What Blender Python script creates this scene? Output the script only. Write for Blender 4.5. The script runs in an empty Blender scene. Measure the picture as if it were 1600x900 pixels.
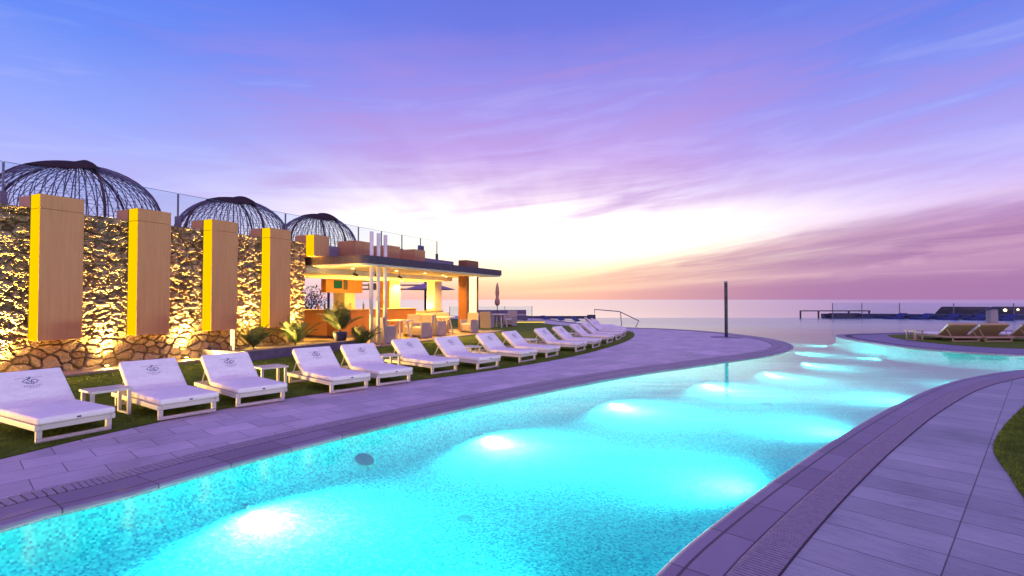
import bpy, bmesh, math, random
import numpy as np
from mathutils import Vector, Matrix
R = math.radians
rnd = random.Random(7)
scene = bpy.context.scene
COL = scene.collection

# ------------------------------------------------------------------ camera
cam_d = bpy.data.cameras.new("camera")
cam = bpy.data.objects.new("camera", cam_d)
COL.objects.link(cam)
cam_d.sensor_width = 36.0
cam_d.lens = 18.0
cam_d.clip_start = 0.05
cam_d.clip_end = 60000
cam.location = (0, 0, 1.55)
cam.rotation_euler = (R(90) + math.atan(18 / 800), 0, 0)
scene.camera = cam

# ------------------------------------------------------------------ node helpers
class S:
    """a float socket with arithmetic"""
    def __init__(s, nt, sock): s.nt, s.k = nt, sock
    def op(s, o, *a, clamp=False):
        n = s.nt.nodes.new('ShaderNodeMath'); n.operation = o; n.use_clamp = clamp
        for i, v in enumerate((s,) + a):
            if isinstance(v, S): s.nt.links.new(v.k, n.inputs[i])
            else: n.inputs[i].default_value = v
        return S(s.nt, n.outputs[0])
    def __add__(s, b): return s.op('ADD', b)
    def __radd__(s, b): return s.op('ADD', b)
    def __sub__(s, b): return s.op('SUBTRACT', b)
    def __rsub__(s, b): return (s * -1.0) + b
    def __mul__(s, b): return s.op('MULTIPLY', b)
    def __rmul__(s, b): return s.op('MULTIPLY', b)
    def __truediv__(s, b): return s.op('DIVIDE', b)
    def smooth(s, a, b):
        n = s.nt.nodes.new('ShaderNodeMapRange'); n.interpolation_type = 'SMOOTHSTEP'
        s.nt.links.new(s.k, n.inputs[0]); n.inputs[1].default_value = a; n.inputs[2].default_value = b
        return S(s.nt, n.outputs[0])

def sep(nt, v):
    n = nt.nodes.new('ShaderNodeSeparateXYZ'); nt.links.new(v, n.inputs[0])
    return [S(nt, o) for o in n.outputs]
def comb(nt, *a):
    n = nt.nodes.new('ShaderNodeCombineXYZ')
    for i, v in enumerate(a):
        if isinstance(v, S): nt.links.new(v.k, n.inputs[i])
        else: n.inputs[i].default_value = v
    return n.outputs[0]
def noise(nt, v, scale, detail=3, rough=.55, dist=0.0):
    n = nt.nodes.new('ShaderNodeTexNoise')
    nt.links.new(v, n.inputs['Vector'])
    n.inputs['Scale'].default_value = scale; n.inputs['Detail'].default_value = detail
    n.inputs['Roughness'].default_value = rough; n.inputs['Distortion'].default_value = dist
    return S(nt, n.outputs['Fac'])
def ramp(nt, f, stops, mode='LINEAR'):
    n = nt.nodes.new('ShaderNodeValToRGB'); nt.links.new(f.k, n.inputs[0])
    cr = n.color_ramp; cr.interpolation = mode
    while len(cr.elements) < len(stops): cr.elements.new(.5)
    for e, (p, c) in zip(cr.elements, stops):
        e.position = p; e.color = (c[0], c[1], c[2], 1)
    return n.outputs[0]
def mix(nt, f, a, b, mode='MIX'):
    n = nt.nodes.new('ShaderNodeMix'); n.data_type = 'RGBA'; n.blend_type = mode
    n.clamp_factor = True
    for i, v in ((0, f), (6, a), (7, b)):
        if isinstance(v, S): nt.links.new(v.k, n.inputs[i])
        elif isinstance(v, bpy.types.NodeSocket): nt.links.new(v, n.inputs[i])
        elif i == 0: n.inputs[i].default_value = v
        else: n.inputs[i].default_value = (v[0], v[1], v[2], 1)
    return n.outputs[2]
def bump(nt, h, strength, dist):
    n = nt.nodes.new('ShaderNodeBump'); nt.links.new(h.k, n.inputs['Height'])
    n.inputs['Strength'].default_value = strength; n.inputs['Distance'].default_value = dist
    return n.outputs[0]
def mapped(nt, v, scale=(1, 1, 1), rot=(0, 0, 0), loc=(0, 0, 0)):
    n = nt.nodes.new('ShaderNodeMapping'); nt.links.new(v, n.inputs[0])
    n.inputs['Scale'].default_value = scale; n.inputs['Rotation'].default_value = rot
    n.inputs['Location'].default_value = loc
    return n.outputs[0]
def coord(nt, which='Object'):
    return nt.nodes.new('ShaderNodeTexCoord').outputs[which]

# ------------------------------------------------------------------ world: dusk sky
world = bpy.data.worlds.new("World"); scene.world = world; world.use_nodes = True
nt = world.node_tree; nt.nodes.clear()
dirv = coord(nt, 'Generated')
dx, dy, dz = sep(nt, dirv)
zz = dz.op('MAXIMUM', 0.0)
az = dx.op('ARCTAN2', dy) * (180 / math.pi)
el = zz.op('ARCSINE') * (180 / math.pi)
# cloud deck seen in perspective, streaks run away towards the afterglow
inv = zz + 0.11
cx_, cy_ = dx / inv, dy / inv
cs, sn = math.cos(R(-8)), math.sin(R(-8))
ca = cx_ * cs + cy_ * sn
cb = cy_ * cs - cx_ * sn
streak = noise(nt, comb(nt, ca * 1.15, cb * 0.20, 3.0), 1.3, 7, .6, .6)
broad = noise(nt, comb(nt, ca * 0.42, cb * 0.13, 9.0), 1.0, 5, .6, .35)
wisp = noise(nt, comb(nt, ca * 2.4, cb * 0.34, 5.0), 1.5, 7, .68, 1.2)
warp = (broad - .5) * 8.0 + (wisp - .5) * 1.6
elw = (el + warp * el.smooth(0.5, 12.0)).op('MAXIMUM', 0.0)
t = elw / 40.0
L_ = ramp(nt, t, [(0, (.80, .58, .86)), (.12, (.74, .62, .98)), (.22, (.54, .54, 1.0)), (.36, (.32, .41, 1.0)),
                  (.54, (.14, .27, .95)), (.80, (.072, .19, .86)), (1, (.08, .15, .75))])
C_ = ramp(nt, t, [(0, (.95, .50, .42)), (.035, (1.05, .66, .44)), (.075, (1.25, 1.0, .64)), (.12, (1.5, 1.32, .98)), (.22, (1.40, 1.28, 1.24)),
                  (.29, (.88, .74, 1.0)), (.38, (.58, .42, .90)), (.50, (.37, .31, .88)), (.70, (.16, .20, .79)), (1, (.08, .14, .70))])
R_ = ramp(nt, t, [(0, (.34, .155, .40)), (.07, (.36, .16, .40)), (.15, (.50, .25, .55)), (.22, (.76, .58, .95)), (.31, (.56, .48, .98)),
                  (.42, (.33, .36, .96)), (.60, (.12, .23, .87)), (1, (.10, .18, .78))])
wl = az.smooth(-40, -3)
wr = az.smooth(13, 46)
sky = mix(nt, wr, mix(nt, wl, L_, C_), R_)
# mauve cloud bank low on the right, its edge climbing away from the glow
fan = az.op('MAXIMUM', -8.0) * .22 + 2.6
q = el / fan
az_n = az * .05
b1 = noise(nt, comb(nt, az_n * .8, q * 2.6, 2.0), 1.6, 6, .58, .5)
b2 = noise(nt, comb(nt, az_n * 1.1, q * 7.0, 7.0), 1.5, 6, .6, .7)
bank = (q * -1.0 + .72 + (b1 - .5) * .75 + (b2 - .5) * .55).smooth(-.20, .40)
bank_c = mix(nt, az.smooth(-2, 34), (.88, .50, .40), (.41, .20, .43))
gap_c = mix(nt, az.smooth(0, 40), (1.05, .74, .50), (.60, .34, .55))
ray = (((q - .27 + (b1 - .5) * .10) * 14.0).op('POWER', 2.0) * -1.0).op('EXPONENT')
bank_c = mix(nt, (b2.smooth(.44, .64) * el.smooth(1.0, 3.5) * .85 + ray * .7).op('MINIMUM', 1.0), bank_c, gap_c)
sky = mix(nt, bank * az.smooth(-6, 14) * .95, sky, bank_c)
streak2 = noise(nt, comb(nt, az * .035, (el - az * .10) * .30, 4.0), 1.3, 6, .56, .6)
# higher mauve veils
veil = streak2.smooth(.38, .66) * broad.smooth(.26, .58)
veil_amt = veil * el.smooth(6, 11) * (1.0 - el.smooth(20, 30)) * az.smooth(-52, -24) * (1.0 - az.smooth(8, 30) * .6) * .8
sky = mix(nt, veil_amt, sky, (.50, .28, .68))
light_v = streak2.op('MULTIPLY', -1.0).smooth(-.5, -.28) * el.smooth(3, 8) * (1.0 - el.smooth(18, 30)) * .16
sky = mix(nt, light_v, sky, (.86, .74, 1.0))
# unseen sky overhead and behind the viewer, made brighter pink-lavender to light the scene
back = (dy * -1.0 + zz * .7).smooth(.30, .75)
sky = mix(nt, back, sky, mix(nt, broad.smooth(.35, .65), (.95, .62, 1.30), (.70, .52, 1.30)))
nish = nt.nodes.new('ShaderNodeTexSky'); nish.sky_type = 'NISHITA'; nish.sun_disc = False
nish.sun_elevation = R(3); nish.sun_rotation = R(4)
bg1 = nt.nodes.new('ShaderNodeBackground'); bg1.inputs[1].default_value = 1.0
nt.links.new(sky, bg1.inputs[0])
bg2 = nt.nodes.new('ShaderNodeBackground'); bg2.inputs[1].default_value = 0.004
nt.links.new(nish.outputs[0], bg2.inputs[0])
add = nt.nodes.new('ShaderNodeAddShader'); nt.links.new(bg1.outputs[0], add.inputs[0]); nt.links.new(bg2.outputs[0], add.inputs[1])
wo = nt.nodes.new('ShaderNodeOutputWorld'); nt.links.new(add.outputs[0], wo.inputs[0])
world.cycles.sampling_method = 'MANUAL'; world.cycles.sample_map_resolution = 1024

# the sun is just down: a faint soft warm light from the afterglow
sl = bpy.data.lights.new("sun", 'SUN'); sl.energy = 0.012; sl.angle = R(60); sl.color = (1.0, .74, .56)
sun = bpy.data.objects.new("sun", sl); COL.objects.link(sun)
sun.rotation_euler = (R(90 - 5), 0, R(180 - 4))

scene.view_settings.view_transform = 'Standard'
scene.view_settings.look = 'None'
scene.view_settings.exposure = 0.0
scene.view_settings.gamma = 1.0
scene.cycles.use_denoising = True
scene.cycles.max_bounces = 8
scene.cycles.transparent_max_bounces = 12
scene.cycles.caustics_reflective = False
scene.cycles.caustics_refractive = False
scene.cycles.sample_clamp_indirect = 6.0
scene.cycles.blur_glossy = 0.5

# ------------------------------------------------------------------ materials
def new_mat(name):
    m = bpy.data.materials.new(name); m.use_nodes = True
    nt = m.node_tree
    return m, nt, nt.nodes['Principled BSDF']
def plain(name, c, rough=.5, metal=0.0, var=.12, scale=8.0, bmp=0.0, spec=.4):
    m, nt, b = new_mat(name)
    v = coord(nt)
    n = noise(nt, v, scale, 4)
    lo = [x * (1 - var) for x in c]; hi = [min(1, x * (1 + var)) for x in c]
    nt.links.new(mix(nt, n.smooth(.3, .7), lo, hi), b.inputs['Base Color'])
    b.inputs['Roughness'].default_value = rough; b.inputs['Metallic'].default_value = metal
    b.inputs['Specular IOR Level'].default_value = spec
    if bmp: nt.links.new(bump(nt, noise(nt, v, scale * 8, 3), bmp, .01), b.inputs['Normal'])
    return m
def emit(name, c, s):
    m = bpy.data.materials.new(name); m.use_nodes = True
    nt = m.node_tree; nt.nodes.clear()
    e = nt.nodes.new('ShaderNodeEmission'); e.inputs[0].default_value = (*c, 1); e.inputs[1].default_value = s
    o = nt.nodes.new('ShaderNodeOutputMaterial'); nt.links.new(e.outputs[0], o.inputs[0])
    return m

def paving(name, rot, bw, rh, c1, c2, mortar, off=.5):
    m, nt, b = new_mat(name)
    v = mapped(nt, coord(nt), rot=(0, 0, R(rot)), loc=(.42, 0, 0) if off == 0 else (0, 0, 0))
    br = nt.nodes.new('ShaderNodeTexBrick'); nt.links.new(v, br.inputs['Vector'])
    br.inputs['Scale'].default_value = 1.0; br.inputs['Brick Width'].default_value = bw
    br.inputs['Row Height'].default_value = rh; br.inputs['Mortar Size'].default_value = .005
    br.inputs['Mortar Smooth'].default_value = .3; br.offset = off
    br.inputs['Color1'].default_value = (*c1, 1); br.inputs['Color2'].default_value = (*c2, 1)
    br.inputs['Mortar'].default_value = (*mortar, 1)
    vein = noise(nt, mapped(nt, v, scale=(1.0, 7.0, 1)), 5.0, 6, .65, .4)
    grit = noise(nt, v, 90, 2, .7)
    blot = noise(nt, v, 1.1, 4)
    k = vein * .6 + grit * .4 + blot * .8 - .14
    c = mix(nt, 1.0, br.outputs['Color'], ramp(nt, k, [(.42, (.5, .5, .52)), (.72, (1, 1, 1)), (1.0, (1.32, 1.3, 1.26))]), 'MULTIPLY')
    nt.links.new(c, b.inputs['Base Color'])
    nt.links.new((blot * .35 + .38).k, b.inputs['Roughness'])
    b.inputs['Specular IOR Level'].default_value = .35
    h = S(nt, br.outputs['Fac']) * -1.0 + grit * .25 + vein * .3
    nt.links.new(bump(nt, h, .5, .006), b.inputs['Normal'])
    return m
M = {}
M['pave_left'] = paving('pale_granite_paving', -48, .52, .38, (.40, .325, .365), (.53, .43, .475), (.18, .14, .16))
M['pave_right'] = paving('grey_stone_paving', 46, .92, .34, (.28, .266, .272), (.36, .343, .348), (.10, .09, .095), 0.0)
M['pave_far'] = paving('far_stone_paving', 10, .9, .45, (.19, .145, .21), (.22, .17, .24), (.08, .06, .09))

def coping_mat():
    m, nt, b = new_mat('coping_stone')
    u, v, _ = sep(nt, coord(nt, 'UV'))
    j = ((u / .62).op('FRACT') - .5).op('ABSOLUTE').smooth(.489, .495)
    cell = nt.nodes.new('ShaderNodeTexWhiteNoise'); cell.noise_dimensions = '1D'
    nt.links.new((u / .62).op('FLOOR').k, cell.inputs['W'])
    oc = coord(nt); g = noise(nt, oc, 95, 2, .7); bl = noise(nt, oc, 3, 4)
    k = S(nt, cell.outputs[0]) * .35 + g * .4 + bl * .45
    c = ramp(nt, k, [(.25, (.16, .11, .155)), (.6, (.225, .165, .22)), (1, (.285, .22, .28))])
    j = j.op('MAXIMUM', 1.0 - ((v - .088).op('ABSOLUTE')).smooth(.007, .012))
    nt.links.new(mix(nt, j, c, (.06, .045, .06)), b.inputs['Base Color'])
    b.inputs['Roughness'].default_value = .5
    nt.links.new(bump(nt, j * -1.0 + g * .2, .5, .006), b.inputs['Normal'])
    return m
M['coping'] = coping_mat()
M['grate'] = plain('grate_slat', (.29, .235, .275), .55, scale=30)
M['channel'] = plain('drain_channel', (.06, .045, .055), .8)

def mosaic(name, uv):
    m, nt, b = new_mat(name)
    v = coord(nt, 'UV') if uv else mapped(nt, coord(nt), rot=(0, 0, R(33)), loc=(0, 0, .0067))
    wob = noise(nt, v, 2.2, 2)
    x, y, z = sep(nt, v)
    s = 1 / .019
    x = (x + wob * .05) * s; y = (y + wob * .05) * s; z = z * s
    wn = nt.nodes.new('ShaderNodeTexWhiteNoise'); wn.noise_dimensions = '3D'
    nt.links.new(comb(nt, x.op('FLOOR'), y.op('FLOOR'), z.op('FLOOR')), wn.inputs['Vector'])
    c = ramp(nt, S(nt, wn.outputs[0]), [(0, (.012, .34, .46)), (.14, (.016, .46, .53)), (.34, (.024, .57, .59)), (.62, (.032, .65, .64)), (.88, (.055, .74, .70))], 'CONSTANT')
    gx = (x.op('FRACT') - .5).op('ABSOLUTE'); gy = (y.op('FRACT') - .5).op('ABSOLUTE')
    g = gx.op('MAXIMUM', gy).smooth(.44, .47)
    nt.links.new(mix(nt, g * .6, c, (.035, .62, .62)), b.inputs['Base Color'])
    b.inputs['Roughness'].default_value = .7
    b.inputs['Specular IOR Level'].default_value = 0.0
    return m
M['mosaic'] = mosaic('pool_mosaic', False)
M['mosaic_wall'] = mosaic('pool_wall_mosaic', True)
M['tile_band'] = plain('waterline_tile', (.14, .17, .15), .35, var=.6, scale=40)

def water():
    m = bpy.data.materials.new('pool_water'); m.use_nodes = True
    nt = m.node_tree; nt.nodes.clear()
    v = coord(nt)
    h = noise(nt, mapped(nt, v, scale=(.35, 1, 1)), .55, 3, .5) + noise(nt, v, 5.0, 3, .5) * .035
    n = bump(nt, h, .35, .05)
    fr = nt.nodes.new('ShaderNodeFresnel'); fr.inputs[0].default_value = 1.40
    tr = nt.nodes.new('ShaderNodeBsdfTransparent'); tr.inputs[0].default_value = (.66, .985, 1, 1)
    gl = nt.nodes.new('ShaderNodeBsdfGlossy'); _x, _y, _z = sep(nt, v); nt.links.new((_y.smooth(17, 36) * .15 + .085).k, gl.inputs['Roughness'])
    nt.links.new(n, gl.inputs['Normal']); nt.links.new(n, fr.inputs['Normal'])
    mx = nt.nodes.new('ShaderNodeMixShader')
    nt.links.new(fr.outputs[0], mx.inputs[0]); nt.links.new(tr.outputs[0], mx.inputs[1]); nt.links.new(gl.outputs[0], mx.inputs[2])
    o = nt.nodes.new('ShaderNodeOutputMaterial'); nt.links.new(mx.outputs[0], o.inputs[0])
    return m
M['water'] = water()
def sea_mat():
    m, nt, b = new_mat('sea_water')
    v = coord(nt)
    b.inputs['Base Color'].default_value = (.34, .24, .26, 1)
    gl = nt.nodes.new('ShaderNodeBsdfGlossy'); gl.inputs['Roughness'].default_value = .18
    gl.inputs['Color'].default_value = (1.0, .95, .93, 1)
    h = noise(nt, mapped(nt, v, scale=(.3, 1, 1)), .02, 3, .6)
    nt.links.new(bump(nt, h, .10, 1.0), gl.inputs['Normal'])
    mx = nt.nodes.new('ShaderNodeMixShader'); mx.inputs[0].default_value = .82
    nt.links.new(b.outputs[0], mx.inputs[1]); nt.links.new(gl.outputs[0], mx.inputs[2])
    nt.links.new(mx.outputs[0], nt.nodes['Material Output'].inputs[0])
    return m
M['sea'] = sea_mat()
def lawn_mat():
    m, nt, b = new_mat('artificial_turf')
    v = coord(nt)
    f = noise(nt, v, 160, 3, .7); g = noise(nt, v, 14, 4, .6); h = noise(nt, v, 1.2, 3)
    k = f * .5 + g * .35 + h * .3
    nt.links.new(ramp(nt, k, [(.35, (.055, .095, .012)), (.58, (.14, .20, .022)), (.8, (.23, .29, .04))]), b.inputs['Base Color'])
    b.inputs['Roughness'].default_value = .9; b.inputs['Specular IOR Level'].default_value = .1
    nt.links.new(bump(nt, f, 1.0, .03), b.inputs['Normal'])
    return m
M['lawn'] = lawn_mat()
M['blade'] = plain('turf_blade', (.135, .21, .022), .8, var=.5, scale=5, spec=.1)

def stone():
    m, nt, b = new_mat('rubble_stone')
    v = coord(nt)
    a = noise(nt, v, 3.2, 5, .6); f = noise(nt, v, 34, 5, .65)
    at = nt.nodes.new('ShaderNodeAttribute'); at.attribute_name = 'stone'
    r, g, _ = sep(nt, at.outputs['Vector'])
    k = a * .45 + r * .45 + f * .25
    c = ramp(nt, k, [(.25, (.13, .085, .05)), (.45, (.27, .19, .11)), (.62, (.37, .28, .17)), (.8, (.30, .23, .16)), (.95, (.46, .38, .27))])
    nt.links.new(mix(nt, g, c, (.085, .055, .03)), b.inputs['Base Color'])
    b.inputs['Roughness'].default_value = .9; b.inputs['Specular IOR Level'].default_value = .15
    nt.links.new(bump(nt, f + noise(nt, v, 90, 3) * .4, .8, .02), b.inputs['Normal'])
    return m
M['stone'] = stone()
def wood(name, c1, c2, rough=.45):
    m, nt, b = new_mat(name)
    v = coord(nt)
    g = noise(nt, mapped(nt, v, scale=(22, 22, .8)), 1.6, 5, .6, .5)
    h = noise(nt, mapped(nt, v, scale=(5, 5, .25)), 1.5, 3)
    nt.links.new(ramp(nt, g * .6 + h * .4, [(.3, c1), (.7, c2)]), b.inputs['Base Color'])
    b.inputs['Roughness'].default_value = rough; b.inputs['Specular IOR Level'].default_value = .35
    nt.links.new(bump(nt, g, .15, .004), b.inputs['Normal'])
    return m
M['wood'] = wood('oak_panel', (.53, .24, .082), (.67, .325, .125))
M['wood_dark'] = wood('teak_panel', (.22, .085, .03), (.32, .13, .05))
M['cream'] = plain('cream_metal', (.62, .56, .46), .4, scale=4, var=.05)
def canvas():
    m, nt, b = new_mat('white_canvas'); v = coord(nt)
    w1 = noise(nt, mapped(nt, v, scale=(1.0, 3.0, 3.0)), 3.2, 4, .6, 1.2); w2 = noise(nt, v, 14, 3, .6, .5); fine = noise(nt, v, 260, 2)
    nt.links.new(mix(nt, (w1 * .6 + w2 * .4).smooth(.32, .68), (.77, .705, .63), (.87, .805, .72)), b.inputs['Base Color'])
    b.inputs['Roughness'].default_value = .85; b.inputs['Specular IOR Level'].default_value = .15
    nt.links.new(bump(nt, w1 * 1.0 + w2 * .22 + fine * .03, .55, .035), b.inputs['Normal'])
    return m
M['cushion'] = canvas()
M['tan'] = plain('tan_weave', (.42, .27, .13), .7, var=.25, scale=40, bmp=.4)
M['tan_frame'] = plain('tan_metal', (.46, .31, .19), .5, var=.06)
M['ink'] = plain('navy_print', (.045, .04, .13), .7)
M['dark'] = plain('dark_metal', (.035, .032, .04), .45)
M['slate'] = plain('slate_fascia', (.065, .05, .062), .5, var=.15)
M['plaster'] = plain('pale_plaster', (.72, .64, .48), .8, var=.06)
M['ceiling'] = plain('ceiling_plaster', (.72, .66, .54), .8, var=.05)
M['planter'] = plain('grey_render', (.15, .13, .17), .8, var=.15, scale=6)
M['soil'] = plain('gravel_soil', (.12, .085, .05), .95, var=.5, scale=30, bmp=.8)
M['kerb'] = plain('sandstone_kerb', (.38, .28, .17), .7, var=.2, scale=12, bmp=.3)
M['white'] = plain('white_metal', (.80, .71, .55), .4, var=.04)
M['steel'] = plain('brushed_steel', (.20, .19, .20), .35, .8)
M['rattan'] = plain('dark_rattan', (.14, .13, .18), .55, var=.3, scale=30)
M['hood'] = plain('brown_woven_hood', (.075, .04, .04), .8, var=.3, scale=30, bmp=.5)
M['leaf'] = plain('palm_leaf', (.09, .13, .025), .55, var=.5, scale=9)
M['leaf2'] = plain('shrub_leaf', (.05, .055, .03), .6, var=.5, scale=9)
M['blue'] = plain('blue_canvas', (.032, .042, .15), .7, var=.15)
M['navy'] = plain('navy_wall', (.035, .036, .08), .5)
def wicker():
    m, nt, b = new_mat('cream_wicker'); x, y, z = sep(nt, coord(nt))
    st = ((z * 26).op('FRACT') - .5).op('ABSOLUTE') * 2
    nt.links.new(mix(nt, st.smooth(.75, 1.0), (.52, .44, .34), (.20, .16, .12)), b.inputs['Base Color'])
    b.inputs['Roughness'].default_value = .75
    nt.links.new(bump(nt, st * -1.0, .6, .01), b.inputs['Normal'])
    return m
M['wicker'] = wicker()
M['umbrella'] = plain('terracotta_canvas', (.52, .27, .17), .8, var=.15)
M['umbrella2'] = plain('mauve_canvas', (.26, .18, .24), .8, var=.1)
M['terrace'] = plain('terrace_concrete', (.30, .27, .30), .8)
M['roof'] = plain('dark_shingle', (.045, .034, .035), .85, var=.4, scale=14)
M['strip'] = emit('lit_yellow_strip', (1.0, .62, .0), 1.08)
M['lens'] = emit('warm_lens', (1.0, .72, .25), 14)
M['drain'] = plain('pale_drain', (.02, .42, .44), .8, spec=0.0)
M['pool_lens'] = emit('cool_lens', (.35, 1.0, .97), 1.0)
M['niche'] = emit('glow_panel', (1.0, .80, .36), 1.9)
M['glowline'] = emit('warm_led_line', (1.0, .74, .12), 1.3)
M['farlamp'] = emit('far_lamp', (1.0, .72, .32), 6)
M['screen'] = emit('green_screen', (.05, .16, .04), .8)
def glass():
    m = bpy.data.materials.new('clear_glass'); m.use_nodes = True
    nt = m.node_tree; nt.nodes.clear()
    lw = nt.nodes.new('ShaderNodeLayerWeight'); lw.inputs[0].default_value = .5
    fac = S(nt, lw.outputs['Facing']).op('POWER', 5.0) * .7 + .02
    tr = nt.nodes.new('ShaderNodeBsdfTransparent'); tr.inputs[0].default_value = (.88, .94, .97, 1)
    gl = nt.nodes.new('ShaderNodeBsdfGlossy'); gl.inputs['Roughness'].default_value = .02
    mx = nt.nodes.new('ShaderNodeMixShader')
    nt.links.new(fac.k, mx.inputs[0]); nt.links.new(tr.outputs[0], mx.inputs[1]); nt.links.new(gl.outputs[0], mx.inputs[2])
    o = nt.nodes.new('ShaderNodeOutputMaterial'); nt.links.new(mx.outputs[0], o.inputs[0])
    return m
M['glass'] = glass()
M['glass_edge'] = plain('glass_edge', (.10, .20, .24), .2)

# ------------------------------------------------------------------ mesh helpers
def link(name, bm, mat, parent=None, bevel=0.0, seg=2, smooth=False, loc=None):
    me = bpy.data.meshes.new(name)
    bm.normal_update(); bm.to_mesh(me); bm.free()
    o = bpy.data.objects.new(name, me); COL.objects.link(o)
    me.materials.append(mat)
    if parent: o.parent = parent
    if loc: o.location = loc
    if bevel:
        b = o.modifiers.new('bevel', 'BEVEL'); b.width = bevel; b.segments = seg; b.limit_method = 'ANGLE'
    if smooth:
        me.polygons.foreach_set('use_smooth', [True] * len(me.polygons))
    return o
def tag(o, label=None, cat=None, group=None, kind=None):
    if label: o['label'] = label
    if cat: o['category'] = cat
    if group: o['group'] = group
    if kind: o['kind'] = kind
    return o
def thing(name, label, cat, loc=(0, 0, 0), rotz=0.0, group=None):
    o = bpy.data.objects.new(name, None); COL.objects.link(o)
    o.location = loc; o.rotation_euler = (0, 0, rotz); o.empty_display_size = .2
    return tag(o, label, cat, group)
def dup(o, parent=None):
    c = o.copy(); COL.objects.link(c)
    if parent: c.parent = parent
    for ch in list(o.children): dup(ch, c)
    return c
def again(root, loc, rotz, label):
    c = dup(root); c.location = loc; c.rotation_euler = (0, 0, rotz); c['label'] = label
    return c
def box(bm, x0, x1, y0, y1, z0, z1, mtx=None):
    vs = [bm.verts.new((x, y, z)) for z in (z0, z1) for y in (y0, y1) for x in (x0, x1)]
    for f in ((0, 2, 3, 1), (4, 5, 7, 6), (0, 1, 5, 4), (2, 6, 7, 3), (0, 4, 6, 2), (1, 3, 7, 5)):
        bm.faces.new([vs[i] for i in f])
    if mtx is not None: bmesh.ops.transform(bm, matrix=mtx, verts=vs)
    return vs
def tube(bm, pts, r, n=8, cap=True):
    pts = [Vector(p) for p in pts]; rings = []
    for i, p in enumerate(pts):
        a = pts[max(0, i - 1)]; b = pts[min(len(pts) - 1, i + 1)]
        d = (b - a).normalized()
        u = d.cross(Vector((0, 0, 1)))
        if u.length < 1e-3: u = Vector((1, 0, 0))
        u.normalize(); w = u.cross(d)
        rr = r[i] if isinstance(r, (list, tuple)) else r
        rings.append([bm.verts.new(p + (u * math.cos(2 * math.pi * k / n) + w * math.sin(2 * math.pi * k / n)) * rr) for k in range(n)])
    for a, b in zip(rings, rings[1:]):
        for k in range(n): bm.faces.new((a[k], a[(k + 1) % n], b[(k + 1) % n], b[k]))
    if cap:
        bm.faces.new(rings[0][::-1]); bm.faces.new(rings[-1])
def prism(bm, poly, z0, z1):
    lo = [bm.verts.new((x, y, z0)) for x, y in poly]; hi = [bm.verts.new((x, y, z1)) for x, y in poly]
    n = len(poly)
    bm.faces.new(hi); bm.faces.new(lo[::-1])
    for i in range(n): bm.faces.new((lo[i], lo[(i + 1) % n], hi[(i + 1) % n], hi[i]))
def sheet(bm, poly, z):
    bm.faces.new([bm.verts.new((x, y, z)) for x, y in poly])
def lathe(bm, prof, n=24):
    rings = [[bm.verts.new((r * math.cos(2 * math.pi * k / n), r * math.sin(2 * math.pi * k / n), z)) for k in range(n)] for r, z in prof]
    for a, b in zip(rings, rings[1:]):
        for k in range(n): bm.faces.new((a[k], a[(k + 1) % n], b[(k + 1) % n], b[k]))
    bm.faces.new(rings[0][::-1]); bm.faces.new(rings[-1])
def smooth_line(pts, step=.2):
    P = [Vector((p[0], p[1])) for p in pts]
    P = [P[0] * 2 - P[1]] + P + [P[-1] * 2 - P[-2]]
    out = []
    for i in range(1, len(P) - 2):
        a, b, c, d = P[i - 1:i + 3]
        n = max(2, int((c - b).length / step))
        for k in range(n):
            t = k / n
            out.append(.5 * ((2 * b) + (c - a) * t + (2 * a - 5 * b + 4 * c - d) * t * t + (3 * b - a - 3 * c + d) * t ** 3))
    out.append(P[-2]); return out
def offs(line, d, side):
    res = []
    for i, p in enumerate(line):
        t = (line[min(i + 1, len(line) - 1)] - line[max(i - 1, 0)]).normalized()
        n = Vector((-t.y, t.x)) * side
        res.append(p + n * d)
    return res
def sweep(name, line, side, prof, mat, smooth=False):
    """profile of (inward offset, height) swept along a plan curve, uv = (arc length, offset)"""
    bm = bmesh.new(); uvl = bm.loops.layers.uv.new('uv')
    s = [0.0]
    for a, b in zip(line, line[1:]): s.append(s[-1] + (b - a).length)
    pv = [prof[0][0]]
    for a, b in zip(prof, prof[1:]): pv.append(pv[-1] + (math.hypot(b[0] - a[0], b[1] - a[1]) if 'wall' in name else b[0] - a[0]))
    rows = []
    for d, z in prof: rows.append([bm.verts.new((p.x, p.y, z)) for p in offs(line, d, side)])
    for j in range(len(prof) - 1):
        for i in range(len(line) - 1):
            q = [rows[j][i], rows[j][i + 1], rows[j + 1][i + 1], rows[j + 1][i]]
            uv = [(s[i], pv[j]), (s[i + 1], pv[j]), (s[i + 1], pv[j + 1]), (s[i], pv[j + 1])]
            if side > 0: pass
            else: q.reverse(); uv.reverse()
            f = bm.faces.new(q)
            for l, w in zip(f.loops, uv): l[uvl].uv = w
    return link(name, bm, mat, smooth=smooth)

# wall-aligned frame: x along the stone wall, y away from the pool
WANG = R(90 - 25.3)
def W(u, v, z=0.0):
    return (u * math.cos(WANG) + v * math.sin(WANG), u * math.sin(WANG) - v * math.cos(WANG), z)

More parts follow.
